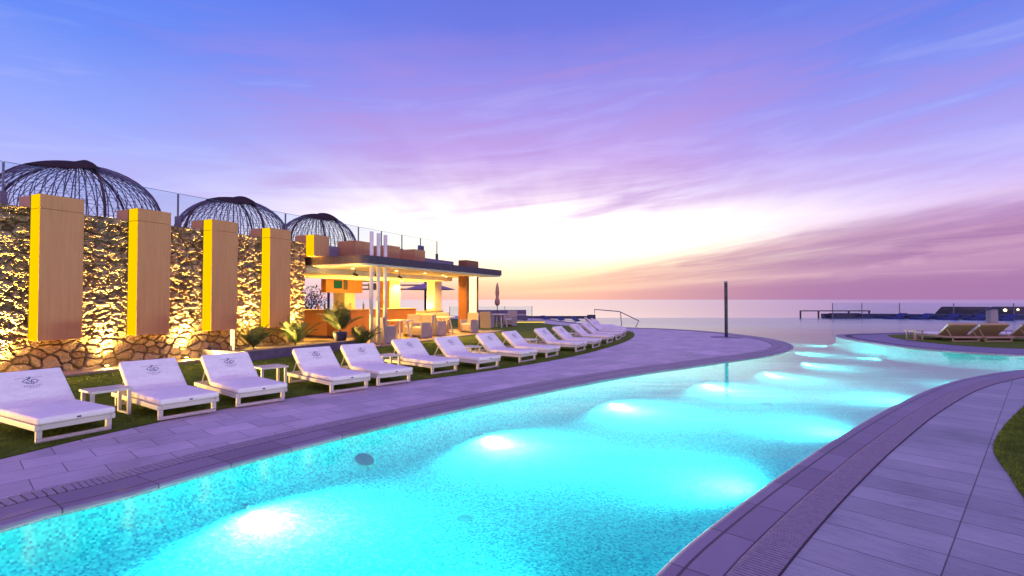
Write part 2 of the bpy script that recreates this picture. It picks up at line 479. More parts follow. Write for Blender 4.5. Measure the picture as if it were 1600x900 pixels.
# ------------------------------------------------------------------ the setting
left_edge = smooth_line([(-4.1, -6), (-4.05, -2), (-3.98, .5), (-3.8, 2.3), (-3.5, 3.54), (-3.08, 4.14), (-2.52, 5.08), (-1.58, 6.36), (-.89, 7.16), (0, 8.14), (1.17, 9.36),
                         (2.7, 10.82), (4.17, 11.96), (5.77, 13.23), (7.2, 14.35), (8.4, 15.6), (9.35, 17.1), (9.95, 18.8), (10.2, 20.6), (10.1, 22.5), (9.7, 24.4),
                         (8.9, 26.2), (7.8, 27.5), (6.5, 28.4), (5.4, 30.2), (4.4, 34), (2.8, 40), (1.0, 46)])
right_edge = smooth_line([(-.35, -6), (-.3, -1), (-.12, .7), (.3, 2.1), (.83, 2.91), (1.49, 3.64), (2.57, 4.72), (3.8, 5.89), (5.6, 7.51), (7.69, 9.22), (9.43, 10.37), (11.28, 11.31),
                          (13.6, 12.1), (17, 12.7), (24, 13.0), (44, 13)])
isle_edge = smooth_line([(44, 15.2), (24, 14.6), (17, 14.1), (14.6, 14.15), (13.55, 14.95), (13.0, 16.0), (12.8, 17.4), (13.1, 19.6), (13.6, 21.4), (14.3, 22.5), (15.4, 23.1), (18, 23.9), (24, 25.5), (44, 29)])

def struct(name, bm, mat, label=None, **k):
    o = link(name, bm, mat, **k); tag(o, label, None, None, 'structure'); return o
bm = bmesh.new(); sheet(bm, [(-40000, -40000), (40000, -40000), (40000, 40000), (-40000, 40000)], -9.0)
struct('sea', bm, M['sea'], 'calm pale sea reaching the horizon')
bm = bmesh.new(); sheet(bm, [(-6, -8), (60, -8), (60, 44.2), (-6, 44.2)], -.46)
struct('pool_floor', bm, M['mosaic'], 'turquoise mosaic floor of the pool')
bm = bmesh.new(); sheet(bm, [(-6, -8), (60, -8), (60, 44.4), (-6, 44.4)], -.022)
struct('pool_water', bm, M['water'], 'still clear water of the infinity pool')
bm = bmesh.new(); box(bm, -6, 60, 44.2, 44.42, -9.2, -.034)
struct('infinity_edge', bm, M['mosaic'], 'overflow edge at the far side of the pool')
for nm, line, side in (('pool_wall_left', left_edge, 1), ('pool_wall_right', right_edge, -1), ('pool_wall_island', isle_edge, -1)):
    o = sweep('pool_wall', line, side, [(-.30, -.462), (-.18, -.44), (-.08, -.37), (-.03, -.27), (0, -.14), (0, -.049)] if side < 0 else [(-.95, -.462), (-.72, -.452), (-.52, -.428), (-.36, -.39), (-.22, -.33), (-.11, -.25), (-.04, -.165), (-.006, -.10), (0, -.049)], M['mosaic_wall'], True); tag(o, kind='structure')
    o = sweep('waterline_tiles', line, side, [(-.003, -.048), (-.003, -.006)], M['tile_band']); tag(o, kind='structure')
def deck(line, far, mat, label):
    bm = bmesh.new(); sheet(bm, [(p.x, p.y) for p in line] + far, 0.0)
    return struct('deck', bm, mat, label)
deck(left_edge, [(-30, 60), (-60, 60), (-60, -6)], M['pave_left'], 'left pool deck of pale granite slabs')
deck(right_edge, [(44, -6)], M['pave_right'], 'right pool deck of long grey stone slabs')
deck(isle_edge, [], M['pave_far'], 'far stone deck holding the tan backed loungers')
roll = [(-.022, -.03), (-.022, -.006), (-.018, .003), (-.008, .009), (.02, .010), (.08, .010)]
def trim(line, side, w):
    o = sweep('pool_coping', line, side, roll + [(w - .012, .010), (w - .004, .010), (w, .007), (w + .001, .0)], M['coping'], True); tag(o, kind='structure')
    o = sweep('drain_channel', line, side, [(w, .002), (w + .24, .002)], M['channel']); tag(o, kind='structure')
trim(left_edge, 1, .38); trim(right_edge, -1, .28); trim(isle_edge, -1, .3)
def grate(line, side, w, step, label, fill=.82):
    bm = bmesh.new()
    a = offs(line, w + .012, side); b = offs(line, w + .228, side)
    acc = 0.0
    for i in range(len(line) - 1):
        sl = (line[i + 1] - line[i]).length
        while acc < sl:
            t = acc / sl; t2 = min(1.35, (acc + step * fill) / sl)
            q = [a[i].lerp(a[i + 1], t), a[i].lerp(a[i + 1], t2), b[i].lerp(b[i + 1], t2), b[i].lerp(b[i + 1], t)]
            if side > 0: pass
            else: q.reverse()
            prism(bm, [(p.x, p.y) for p in q], .003, .013)
            acc += step
        acc -= sl
    o = link('drain_grate', bm, M['grate']); tag(o, label, None, None, 'structure')
lc = [p for p in left_edge if -1 < p.y < 29]; grate(lc, 1, .38, .05, 'slatted drain grate along the left pool edge')
rc = [p for p in right_edge if p.y > 0 and p.x < 26]; grate(rc, -1, .28, .032, 'slatted drain grate along the right pool edge', .66)

# lawns
grass_edge = smooth_line([(-6.0, -6), (-5.75, 0), (-5.4, 3.2), (-4.96, 5.0), (-4.62, 6.1), (-4.0, 7.4), (-2.75, 8.95), (-1.3, 10.33), (0, 11.74), (1.76, 14.13), (3.45, 17.27), (4.63, 20.04), (5.4, 22.6),
                          (5.7, 24.6), (5.4, 26.2), (4.4, 28.0), (2.8, 31), (1.2, 35), (-1.5, 40)])
lawn_poly = [(p.x, p.y) for p in grass_edge] + [(-30, 46), (-40, 46), (-40, -6)]
rg = smooth_line([(14, 10.2), (9.6, 9.2), (7.38, 7.42), (6.06, 6.33), (5.14, 5.5), (4.72, 5.02), (4.42, 4.6), (4.01, 4.05), (3.7, 3.5), (3.6, 2), (4.2, 0), (5, -3)])
rg_poly = [(p.x, p.y) for p in rg] + [(30, -4), (30, 10.6)]
ig = smooth_line([(40, 17.0), (24, 16.4), (18, 16.05), (16.1, 16.15), (15.2, 17.0), (14.95, 18.4), (15.2, 19.9), (15.9, 21.6), (17.2, 22.6), (24, 24.3), (40, 27)])
ig_poly = [(p.x, p.y) for p in ig]
for poly, lab in ((lawn_poly, 'lawn strip under the white loungers'), (rg_poly, 'curved lawn at the right edge'), (ig_poly, 'lawn on the far stone deck')):
    bm = bmesh.new(); prism(bm, poly, -.02, .014); struct('lawn', bm, M['lawn'], lab)

def inside(poly, x, y):
    r = np.zeros(len(x), bool); n = len(poly)
    for i in range(n):
        x1, y1 = poly[i]; x2, y2 = poly[(i + 1) % n]
        if y1 == y2: continue
        c = ((y1 > y) != (y2 > y)) & (x < (x2 - x1) * (y - y1) / (y2 - y1) + x1)
        r ^= c
    return r
def blades(poly, bbox, n, hgt, label, keep=None):
    g = np.random.default_rng(3)
    x = g.uniform(bbox[0], bbox[1], n); y = g.uniform(bbox[2], bbox[3], n)
    k = inside(poly, x, y)
    if keep is not None: k &= keep(x, y)
    x, y = x[k], y[k]; m = len(x)
    a = g.uniform(0, 2 * np.pi, m); w = g.uniform(.002, .0045, m); h = g.uniform(.6, 1.2, m) * hgt
    lx, ly = g.normal(0, .45, m) * h, g.normal(0, .45, m) * h
    co = np.empty((m, 3, 3), np.float32)
    co[:, 0] = np.stack([x - np.cos(a) * w, y - np.sin(a) * w, np.full(m, .013)], 1)
    co[:, 1] = np.stack([x + np.cos(a) * w, y + np.sin(a) * w, np.full(m, .013)], 1)
    co[:, 2] = np.stack([x + lx, y + ly, .013 + h], 1)
    me = bpy.data.meshes.new('grass')
    me.vertices.add(m * 3); me.vertices.foreach_set('co', co.ravel())
    me.loops.add(m * 3); me.loops.foreach_set('vertex_index', np.arange(m * 3, dtype=np.int32))
    me.polygons.add(m); me.polygons.foreach_set('loop_start', np.arange(0, m * 3, 3, dtype=np.int32))
    me.update(); me.materials.append(M['blade'])
    o = bpy.data.objects.new('grass', me); COL.objects.link(o)
    tag(o, label, 'grass', None, 'stuff')
blades(lawn_poly, (-9, 3, 3, 18), 420000, .022, 'short green turf blades around the white loungers',
       lambda x, y: (x * math.sin(WANG) - y * math.cos(WANG)) > -12.3)
blades(rg_poly, (3.4, 9, 2, 9.5), 150000, .022, 'short green turf blades on the right lawn')

# ------------------------------------------------------------------ stone wall
def vnoise(x, y, seed):
    xi = np.floor(x).astype(np.int64); yi = np.floor(y).astype(np.int64)
    fx = x - xi; fy = y - yi; fx = fx * fx * (3 - 2 * fx); fy = fy * fy * (3 - 2 * fy)
    def h(a, b):
        n = (a * 374761393 + b * 668265263 + seed * 974711) & 0x7fffffff
        n = ((n ^ (n >> 13)) * 1274126177) & 0x7fffffff
        return ((n ^ (n >> 16)) & 0xffff) / 65535.0
    return (h(xi, yi) * (1 - fx) + h(xi + 1, yi) * fx) * (1 - fy) + (h(xi, yi + 1) * (1 - fx) + h(xi + 1, yi + 1) * fx) * fy
def fbm(x, y, seed, o=4):
    r = 0; a = .5
    for i in range(o): r = r + a * vnoise(x * 2 ** i, y * 2 ** i, seed + i * 17); a *= .5
    return r
def stone_wall():
    u0, u1, z1, st = -4.0, 12.12, 3.40, .0125
    nu, nz = int((u1 - u0) / st), int(z1 / st)
    U, Z = np.meshgrid(np.concatenate([np.arange(u0, 3.6, .06), np.linspace(3.6, u1, int((u1 - 3.6) / st))]), np.linspace(0, z1, nz + 1), indexing='ij')
    nu = U.shape[0] - 1
    # warped voronoi stones, flatter than wide
    wu = U + (fbm(U * 3, Z * 3, 5) - .5) * .22; wz = Z + (fbm(U * 3, Z * 3, 55) - .5) * .22
    sx, sz = .27, .19
    gx, gz = wu / sx, wz / sz
    ix, iz = np.floor(gx).astype(np.int64), np.floor(gz).astype(np.int64)
    F1 = np.full(U.shape, 9.0); F2 = F1.copy(); cid = np.zeros(U.shape, np.int64); ox = np.zeros(U.shape); oz = np.zeros(U.shape)
    def hsh(a, b, s):
        n = (a * 73856093 ^ b * 19349663 ^ s * 83492791) & 0x7fffffff
        n = ((n ^ (n >> 13)) * 1274126177) & 0x7fffffff
        return ((n ^ (n >> 15)) & 0xffff) / 65535.0
    for a in (-1, 0, 1):
        for b in (-1, 0, 1):
            px = ix + a + .1 + .8 * hsh(ix + a, iz + b, 1); pz = iz + b + .1 + .8 * hsh(ix + a, iz + b, 2)
            d = np.hypot(gx - px, gz - pz)
            c = (ix + a) * 4096 + iz + b
            n1 = d < F1
            F2 = np.where(n1, F1, np.minimum(F2, d))
            cid = np.where(n1, c, cid); ox = np.where(n1, gx - px, ox); oz = np.where(n1, gz - pz, oz)
            F1 = np.where(n1, d, F1)
    edge = np.clip((F2 - F1) / .22, 0, 1); edge = edge * edge * (3 - 2 * edge)
    r1 = hsh(cid, cid * 0 + 3, 5); r2 = hsh(cid, cid * 0 + 4, 6); r3 = hsh(cid, cid * 0 + 5, 7)
    up = np.clip((Z - .35 + (fbm(U * 1.7, Z * 1.7, 77, 3) - .45) * .9) / .7, .12, 1)                      # the upper courses are rougher and more broken
    ledge = np.abs(fbm(U * 5.2 + 3, Z * 8.5, 91, 4) - .47) * 2
    ledge2 = np.abs(fbm(U * 12 + 9, Z * 21, 191, 3) - .45) * 2
    h = edge * (.045 + .035 * r1) + edge * (ox * (r2 - .5) * .05 + oz * (r3 - .5) * .06)
    h += (fbm(U * 9, Z * 9, 21, 4) - .47) * .05
    h += up * ((.30 - ledge) * .22 + (.3 - ledge2) * .125) + (fbm(U * 26, Z * 34, 33, 3) - .45) * (.03 + .055 * up)
    h = np.where(h > .09, .09 + (h - .09) * .35, h)
    h = np.where((U > u1 - .03), np.minimum(h, .02), h)
    co = np.stack([U, -h, Z], -1).reshape(-1, 3)             # local y points into the wall
    idx = np.arange((nu + 1) * (nz + 1)).reshape(nu + 1, nz + 1)
    q = np.stack([idx[:-1, :-1], idx[1:, :-1], idx[1:, 1:], idx[:-1, 1:]], -1).reshape(-1, 4)
    # closed back, top and ends
    b0 = len(co)
    extra = np.array([(u0, .4, 0), (u1, .4, 0), (u1, .4, z1), (u0, .4, z1)], float)
    co = np.vstack([co, extra])
    faces = [tuple(f) for f in q]
    faces += [tuple(idx[:, -1]) + (b0 + 2, b0 + 3), tuple(idx[-1, :]) + (b0 + 2, b0 + 1), tuple(idx[0, ::-1]) + (b0, b0 + 3), (b0, b0 + 3, b0 + 2, b0 + 1)]
    me = bpy.data.meshes.new('stone_wall'); me.from_pydata(co.tolist(), [], faces); me.update()
    at = me.attributes.new('stone', 'FLOAT_VECTOR', 'POINT')
    mort = (1 - edge) * .8 * (1 - .6 * up)
    dat = np.zeros((len(co), 3), np.float32); dat[:b0, 0] = r1.ravel(); dat[:b0, 1] = mort.ravel()
    at.data.foreach_set('vector', dat.ravel())
    me.materials.append(M['stone'])
    o = bpy.data.objects.new('stone_wall', me); COL.objects.link(o)
    o.location = W(0, -13.2); o.rotation_euler = (0, 0, WANG)
    tag(o, 'rough rubble stone wall lit from below behind the loungers', 'stone wall')
stone_wall()
bm = bmesh.new(); box(bm, -4, 8.6, 12.42, 13.06, -.02, .055)
o = struct('kerb', bm, M['kerb'], 'sandstone kerb along the foot of the stone wall', bevel=.01); o.rotation_euler = (0, 0, WANG)
bm = bmesh.new(); box(bm, -6, 12.1, 13.52, 30, 0, 3.02)
o = struct('retaining_mass', bm, M['terrace'], 'terrace bulk behind the stone wall'); o.rotation_euler = (0, 0, WANG)
bm = bmesh.new(); box(bm, -6, 21.8, 13.52, 30, 3.03, 3.44)
o = struct('terrace_floor', bm, M['terrace'], 'raised terrace floor above the bar'); o.rotation_euler = (0, 0, WANG)

# wall pillars
def pillar(u, label):
    t = thing('wall_pillar', label, 'pillar', W(u, -12.75, 0), WANG, 'timber pillars on the stone wall')
    bm = bmesh.new()
    box(bm, 0.012, .75, 0, .86, .73, 3.36); box(bm, 0.012, .75, 0, .86, 3.366, 3.65)
    link('wood_panel', bm, M['wood'], t, .004)
    bm = bmesh.new(); box(bm, 0, .010, .012, .33, .735, 3.355); box(bm, 0, .010, .012, .33, 3.368, 3.645)
    link('lit_strip', bm, M['strip'], t)
    bm = bmesh.new(); box(bm, -.004, .010, .335, .36, .73, 3.65)
    link('trim_line', bm, M['dark'], t)
for i, (u, lab) in enumerate(((5.12, 'tallest looking oak pillar nearest the left edge, over the nearest stretch of stone wall'),
                              (6.90, 'oak pillar under the right side of the biggest dome'),
                              (8.68, 'oak pillar in front of the middle dome'),
                              (10.45, 'oak pillar between the middle and the smallest dome'),
                              )):
    pillar(u, lab)

t = thing('roof_box', 'lit edged wooden box at the left end of the bar roof', 'wooden box', W(12.1, -12.75, 2.953), WANG, 'wooden boxes on the bar roof')
bm = bmesh.new(); box(bm, .012, .66, 0, .86, 0, .69); link('wood_panel', bm, M['wood'], t, .004)
bm = bmesh.new(); box(bm, 0, .010, .012, .33, .004, .685); link('lit_strip', bm, M['strip'], t)
# ground uplights along the wall
def spot(name, loc, target, power, color, angle, blend, parent=None, radius=.03):
    l = bpy.data.lights.new(name, 'SPOT'); l.energy = power; l.color = color
    l.spot_size = R(angle); l.spot_blend = blend; l.shadow_soft_size = radius
    o = bpy.data.objects.new(name, l); COL.objects.link(o)
    o.location = loc
    o.rotation_euler = (Vector(target) - Vector(loc)).to_track_quat('-Z', 'Y').to_euler()
    if parent:
        o.parent = parent; o.matrix_parent_inverse = Matrix.Translation(parent.location).inverted() if not any(parent.rotation_euler) else (Matrix.Translation(parent.location) @ parent.rotation_euler.to_matrix().to_4x4()).inverted()
    return o
WARM = (1.0, .60, .13)
def uplight(u, z, label, p=70, v=-12.93):
    b = W(u, v, z)
    t = thing('ground_uplight', label, 'uplight', b, 0, 'uplights along the foot of the stone wall')
    bm = bmesh.new(); lathe(bm, [(.05, 0), (.06, .015), (.06, .03), (.045, .034)], 16); link('housing', bm, M['dark'], t)
    bm = bmesh.new(); lathe(bm, [(.042, .034), (.036, .042)], 16); link('lens', bm, M['lens'], t)
    spot('uplight_spill', (b[0], b[1], z + .06), W(u + .35, v + 1.0, z + .06 + .55), p * 20, WARM, 84, .6, t)
    spot('uplight_glow', (b[0], b[1], z + .06), W(u, v + .5, z + .6), p * 2.6, WARM, 170, .5, t)
    spot('uplight_beam', (b[0], b[1], z + .06), W(u, -13.03, z + 2.6), p * 12, WARM, 100, .9, t)
    spot('uplight_throw', (b[0], b[1], z + .06), W(u, -13.10, z + 3.0), p * 66, WARM, 50, 1.0, t)
    spot('uplight_wash', W(u, v + .25, z + .08), W(u, -13.10, z + .35), p * .3, WARM, 165, .5, t)
uplight(4.65, .055, 'glowing uplight at the wall foot left of the first pillar')
uplight(6.43, .055, 'glowing uplight at the wall foot between the first and second pillars')
uplight(8.18, .055, 'glowing uplight at the wall foot between the second and third pillars')
uplight(9.98, .27, 'glowing uplight in the planter by the first fern clump')
uplight(11.62, .27, 'glowing uplight in the planter beside the dark pot', 55)
uplight(2.9, .055, 'uplight at the wall foot just beyond the left picture edge')
uplight(1.1, .055, 'unseen uplight added at the wall foot well beyond the left picture edge', 80)  # this and the next two: unseen lamps added to warm the loungers' left sides
uplight(-.7, .055, 'unseen uplight added at the wall foot beside the viewer', 80)
uplight(-2.5, .055, 'unseen uplight added at the wall foot behind the viewer', 80)

# ------------------------------------------------------------------ planter in front of the wall
t = thing('planter_bed', 'low grey walled planter bed at the foot of the stone wall', 'planter', W(8.63, -11.35), WANG)
bm = bmesh.new(); box(bm, 0, 4.0, 0, .14, 0, .25); box(bm, 0, .14, .143, 1.66, 0, .25); link('planter_wall', bm, M['planter'], t, .006)
bm = bmesh.new(); box(bm, .143, 4.0, .143, 1.66, .0, .21); link('soil', bm, M['soil'], t)
bm = bmesh.new(); box(bm, -.01, 4.0, -.01, .15, .253, .275); link('cap_stone', bm, M['kerb'], t, .004)

def fern(name, label, u, v, z, n, h, seed, droop=1.0, mat='leaf'):
    t = thing(name, label, 'plant', W(u, v, z), 0, 'palm like plants by the bar')
    r = random.Random(seed); bm = bmesh.new()
    for k in range(n):
        a = r.uniform(0, 2 * math.pi); ln = h * r.uniform(.7, 1.15); lean = r.uniform(.15, .75) * droop
        pts = []
        for i in range(9):
            s = i / 8
            rad = ln * (lean * s + .35 * lean * s * s)
            zz_ = ln * (s * (1.0 - .25 * lean) - .55 * lean * s ** 3)
            pts.append(Vector((math.cos(a) * rad, math.sin(a) * rad, max(.01, zz_))))
        tube(bm, pts, [.007 * (1 - .8 * i / 8) for i in range(9)], 4)
        side = Vector((-math.sin(a), math.cos(a), 0))
        for i in range(2, 26):
            s = i / 26; j = min(7, int(s * 8)); p = pts[j].lerp(pts[j + 1], s * 8 - j); d = (pts[j + 1] - pts[j]).normalized()
            L = h * .27 * math.sin(math.pi * min(1, s * .9 + .1)) * r.uniform(.8, 1.1) + .02
            for sg in (-1, 1):
                tip = p + (side * sg * .85 + d * .65 + Vector((0, 0, -.28))).normalized() * L
                w = d * .0045
                try: bm.faces.new([bm.verts.new(q) for q in (p - w, p + w, (p + tip) * .5 + w * 1.1 + Vector((0, 0, .01)), tip)])
                except ValueError: pass
    link('foliage', bm, M[mat], t)
    bm = bmesh.new(); lathe(bm, [(.03, -.04), (.025, .05), (.012, .10)], 8); link('stem', bm, M['soil'], t)
    return t
fern('fern_plant', 'small feathery palm in the planter right of the bollard light', 9.75, -12.5, .21, 17, .80, 1, .85)
fern('fern_plant', 'arching feathery palm in front of the fourth pillar', 11.0, -12.3, .21, 16, 1.05, 2, .9)
t = fern('potted_palm', 'tall dark potted palm beside the bar counter', 12.25, -11.75, .55, 22, 1.0, 3, .85)
bm = bmesh.new(); lathe(bm, [(.16, -.35), (.21, -.1), (.22, 0), (.20, -.01)], 20); link('pot', bm, M['navy'], t, smooth=True)
fern('fern_plant', 'yellow green palm clump right of the dark pot', 12.5, -11.15, .05, 15, .9, 4, .9)

t = thing('bollard_light', 'slim glowing bollard light at the planter corner', 'bollard light', W(9.05, -12.4, .2), WANG)
bm = bmesh.new(); box(bm, -.035, .035, -.035, .035, 0, .56); link('post', bm, M['cream'], t, .004)
bm = bmesh.new(); box(bm, .036, .040, -.025, .025, .02, .55); box(bm, -.025, .025, -.041, -.037, .02, .555); link('lit_face', bm, M['niche'], t)

# ------------------------------------------------------------------ upper terrace: glass balustrade and domes
t = thing('glass_balustrade', 'long clear glass balustrade along the raised terrace', 'balustrade', W(0, -14.5, 3.44), WANG)
us = [1.5, 5.2, 8.88, 12.5, 16.08, 17.5, 18.92, 20.36, 21.78]
for a, b in zip(us, us[1:]):
    bm = bmesh.new(); box(bm, a + .02, b - .02, -.006, .006, .08, 1.06); p = link('glass_panel', bm, M['glass'], t)
    bm = bmesh.new(); box(bm, a + .02, b - .02, -.008, .008, 1.063, 1.072); link('edge', bm, M['glass_edge'], p)
for a in us:
    bm = bmesh.new(); box(bm, a - .018, a + .018, -.02, .02, 0, 1.06); box(bm, a - .06, a + .06, -.05, .05, 0, .42)
    link('post', bm, M['steel'], t, .004)

def dome(u, v, rad, hgt, label, rot):
    t = thing('dome_shelter', label, 'dome shelter', W(u, v, 3.44), WANG + rot, 'woven dome shelters on the raised terrace')
    def pt(a, s, k=1.0):      # a azimuth, s 0 at base 1 at crown
        th = s * math.pi / 2
        r = rad * math.cos(th) ** .92 * (1.0 + .06 * math.sin(math.pi * s)) * k
        return Vector((r * math.cos(a), r * math.sin(a), hgt * math.sin(th) * k))
    bm = bmesh.new(); nR = 56
    for k in range(nR):
        a = 2 * math.pi * k / nR
        tube(bm, [pt(a, i / 12 * .97) for i in range(13)], .014, 4, False)
    for s in np.linspace(.05, .93, 22):
        tube(bm, [pt(2 * math.pi * k / 48, s, .995) for k in range(49)], .0042, 3, False)
    # diagonal weave in the upper half of the rear side
    for k in range(13):
        a = .2 + k * .17
        tube(bm, [pt(a + .65 * i / 10, .22 + .72 * i / 10, .99) for i in range(11)], .008, 4, False)
        tube(bm, [pt(a - .65 * i / 10, .22 + .72 * i / 10, .99) for i in range(11)], .008, 4, False)
    link('wire_lattice', bm, M['rattan'], t)
    for a in (-3.1, -1.72, -.75, .5, 2.2):
        bm = bmesh.new(); tube(bm, [pt(a, i / 12 * .98, 1.005) for i in range(13)], .035, 6); link('main_rib', bm, M['hood'], t)
    # woven hood over the crown with a raised lip
    bm = bmesh.new(); rows = []
    for i in range(9):
        row = []
        for k in range(33):
            a = -3.75 + k / 32 * 2.05
            edge = .55 + .25 * (1 - k / 32) ** 1.5 - .05 * math.sin(math.pi * k / 32)
            s = edge + (1.0 - edge) * i / 8
            lift = 1.02 + .07 * max(0, 1 - abs(a + 1.78) * 3.0) * (1 - .6 * i / 8)
            row.append(bm.verts.new(pt(a, s, lift)))
        rows.append(row)
    for a_, b_ in zip(rows, rows[1:]):
        for k in range(32): bm.faces.new((a_[k], a_[k + 1], b_[k + 1], b_[k]))
    bmesh.ops.solidify(bm, geom=bm.faces[:], thickness=.03)
    link('woven_hood', bm, M['hood'], t, smooth=True)
    bm = bmesh.new(); tube(bm, [pt(2 * math.pi * k / 40, 0) for k in range(41)], .04, 6); link('base_ring', bm, M['hood'], t)
dome(7.55, -16.75, 1.95, 1.80, 'biggest woven wire dome at the left, behind the first two pillars', 0)
dome(12.2, -16.75, 1.80, 1.69, 'middle sized woven wire dome above the third pillar', .05)
dome(16.1, -16.75, 1.62, 1.70, 'smallest woven wire dome next to the bar roof', .1)

# wood boxes on the bar roof (tops of the inner pillars)
for u, lab in ((14.0, 'wooden roof box just left of the three white columns'), (15.78, 'wooden roof box just right of the three white columns'), (17.5, 'last wooden roof box before the glass end')):
    bm = bmesh.new(); box(bm, 0, .75, 0, .86, 2.953, 3.65)
    o = link('roof_box', bm, M['wood'], None, .006); o.location = W(u, -12.75); o.rotation_euler = (0, 0, WANG)
    tag(o, lab, 'wooden box', 'wooden boxes on the bar roof')

# ------------------------------------------------------------------ bar pavilion
BP = thing('bar_pavilion', 'open poolside bar pavilion with a thin dark flat roof', 'pavilion', W(12.5, -11), WANG)
def bpart(name, fn, mat, bev=.004):
    bm = bmesh.new(); fn(bm); return link(name, bm, M[mat], BP, bev)
def rounded(x0, x1, y0, y1, r, n=8):
    p = []
    for k in range(n + 1):
        a = math.pi + k / n * math.pi / 2; p.append((x0 + r + r * math.cos(a), y0 + r + r * math.sin(a)))
    return p + [(x1, y0), (x1, y1), (x0, y1)]
rp = rounded(.0, 9.5, -.05, 7.4, .38)
bpart('roof', lambda bm: prism(bm, rp, 2.70, 2.95), 'slate')
rp2 = rounded(.05, 9.45, 0.0, 7.35, .36)
bpart('ceiling', lambda bm: prism(bm, rp2, 2.64, 2.697), 'ceiling', 0)
bpart('floor_slab', lambda bm: box(bm, .2, 9.6, -.1, 7.4, -.02, .06), 'kerb')
bpart('ceiling_beam', lambda bm: box(bm, .1, 9.3, 2.6, 5.9, 2.46, 2.638), 'ceiling')
# columns: plaster column with wooden flank, bright column, timber column whose lit strip is a glowing panel
c1 = bpart('column', lambda bm: box(bm, 7.45, 8.25, 5.0, 5.8, .06, 2.458), 'plaster')
bm = bmesh.new(); box(bm, 7.43, 7.447, 5.0, 5.8, 1.1, 2.455); link('wood_flank', bm, M['wood_dark'], c1)
bpart('column', lambda bm: box(bm, 8.78, 9.42, 3.3, 3.75, .06, 2.458), 'plaster')
bpart('column', lambda bm: box(bm, 5.8, 6.5, 6.3, 7.0, .06, 2.638), 'plaster')
tc = bpart('timber_column', lambda bm: box(bm, 8.2, 9.32, 1.12, 1.58, .06, 3.40), 'wood_dark')
bm = bmesh.new(); box(bm, 8.42, 9.10, 1.104, 1.118, .80, 2.63); link('glow_panel', bm, M['niche'], tc)  # the downlight's strip of light, put in as a self-glowing panel
cab = bpart('wall_cupboard', lambda bm: box(bm, 4.3, 6.6, 5.95, 6.25, 1.86, 2.455), 'wood_dark')
bm = bmesh.new(); box(bm, 4.75, 5.25, 5.925, 5.947, 2.05, 2.40); link('screen', bm, M['screen'], cab)
bm = bmesh.new(); box(bm, 5.35, 5.6, 5.935, 5.947, 2.0, 2.44); link('dark_panel', bm, M['dark'], cab)
for k, (x, y) in enumerate(((2.1, 2.3), (3.3, 2.3), (4.6, 2.2))):
    t = thing('ceiling_spotlight', ('black ceiling spotlight nearest the stone wall', 'middle black ceiling spotlight in the bar', 'black ceiling spotlight behind the white columns')[k], 'spotlight',
              W(12.5 + x, -11 - y, 2.44), WANG, 'black spotlights under the bar ceiling')
    bm = bmesh.new(); tube(bm, [(0, 0, .20), (0, 0, .05)], .012, 6); link('bracket', bm, M['dark'], t)
    bm = bmesh.new(); tube(bm, [(-.07, .02, .06), (.10, -.02, .0)], .045, 10); link('lamp_head', bm, M['dark'], t)

# counter
t = thing('bar_counter', 'wood fronted bar counter under the dark roof', 'bar counter', W(14.74, -14.26, .06), WANG)
bm = bmesh.new(); box(bm, 0, 4.95, 0, .55, .10, 1.06); link('wood_front', bm, M['wood_dark'], t, .004)
bm = bmesh.new(); box(bm, .008, .5, .553, 2.6, .10, 1.06); link('end_panel', bm, M['wood'], t, .004)
bm = bmesh.new(); box(bm, .05, 4.9, .03, .5, 0, .098); box(bm, .05, .45, .56, 2.55, 0, .098); link('plinth', bm, M['planter'], t)
bm = bmesh.new(); prism(bm, [(-.05, -.05), (5.0, -.05), (5.0, .6), (.55, .6), (.55, 2.62), (-.05, 2.62)], 1.063, 1.10); link('counter_top', bm, M['kerb'], t, .006)
t = thing('service_station', 'bright yellow lit low counter end beside the dining chairs', 'counter', W(20.3, -14.2, .06), WANG)
bm = bmesh.new(); box(bm, 0, 1.6, 0, .6, 0, .9); link('body', bm, M['plaster'], t, .006)
bm = bmesh.new(); box(bm, -.03, 1.63, -.03, .63, .903, .935); link('top', bm, M['kerb'], t, .004)
# bottles and taps on the counter
def bottle(u, v, h, m, lab):
    bm = bmesh.new(); lathe(bm, [(.036, 0), (.038, h * .6), (.014, h * .75), (.013, h)], 10)
    o = link('bottle', bm, M[m], None, smooth=True); o.location = W(u, v, 1.16); tag(o, lab, 'bottle', 'bottles standing on the bar counter')
bottle(15.0, -15.2, .30, 'dark', 'dark bottle standing nearest the counter corner')
bottle(15.05, -15.6, .26, 'wood_dark', 'brown bottle behind the dark bottle on the counter')
bottle(16.35, -14.45, .33, 'steel', 'tall grey bottle alone on the long counter')

# three slim columns through the roof
for i, u in enumerate((12.88, 13.22, 13.57)):
    z1 = (3.76, 3.74, 3.72)[i]
    bm = bmesh.new(); tube(bm, [(0, 0, .05), (0, 0, z1)], .062, 20)
    o = link('white_column', bm, M['white'], None, smooth=False); o.location = W(u + .18, -11.22)
    me = o.data; me.polygons.foreach_set('use_smooth', [len(p.vertices) == 4 for p in me.polygons])
    tag(o, ('slim white column standing leftmost of the three through the roof', 'middle one of the three slim white columns', 'slim white column standing rightmost of the three')[i], 'column', 'slim white columns through the bar roof')

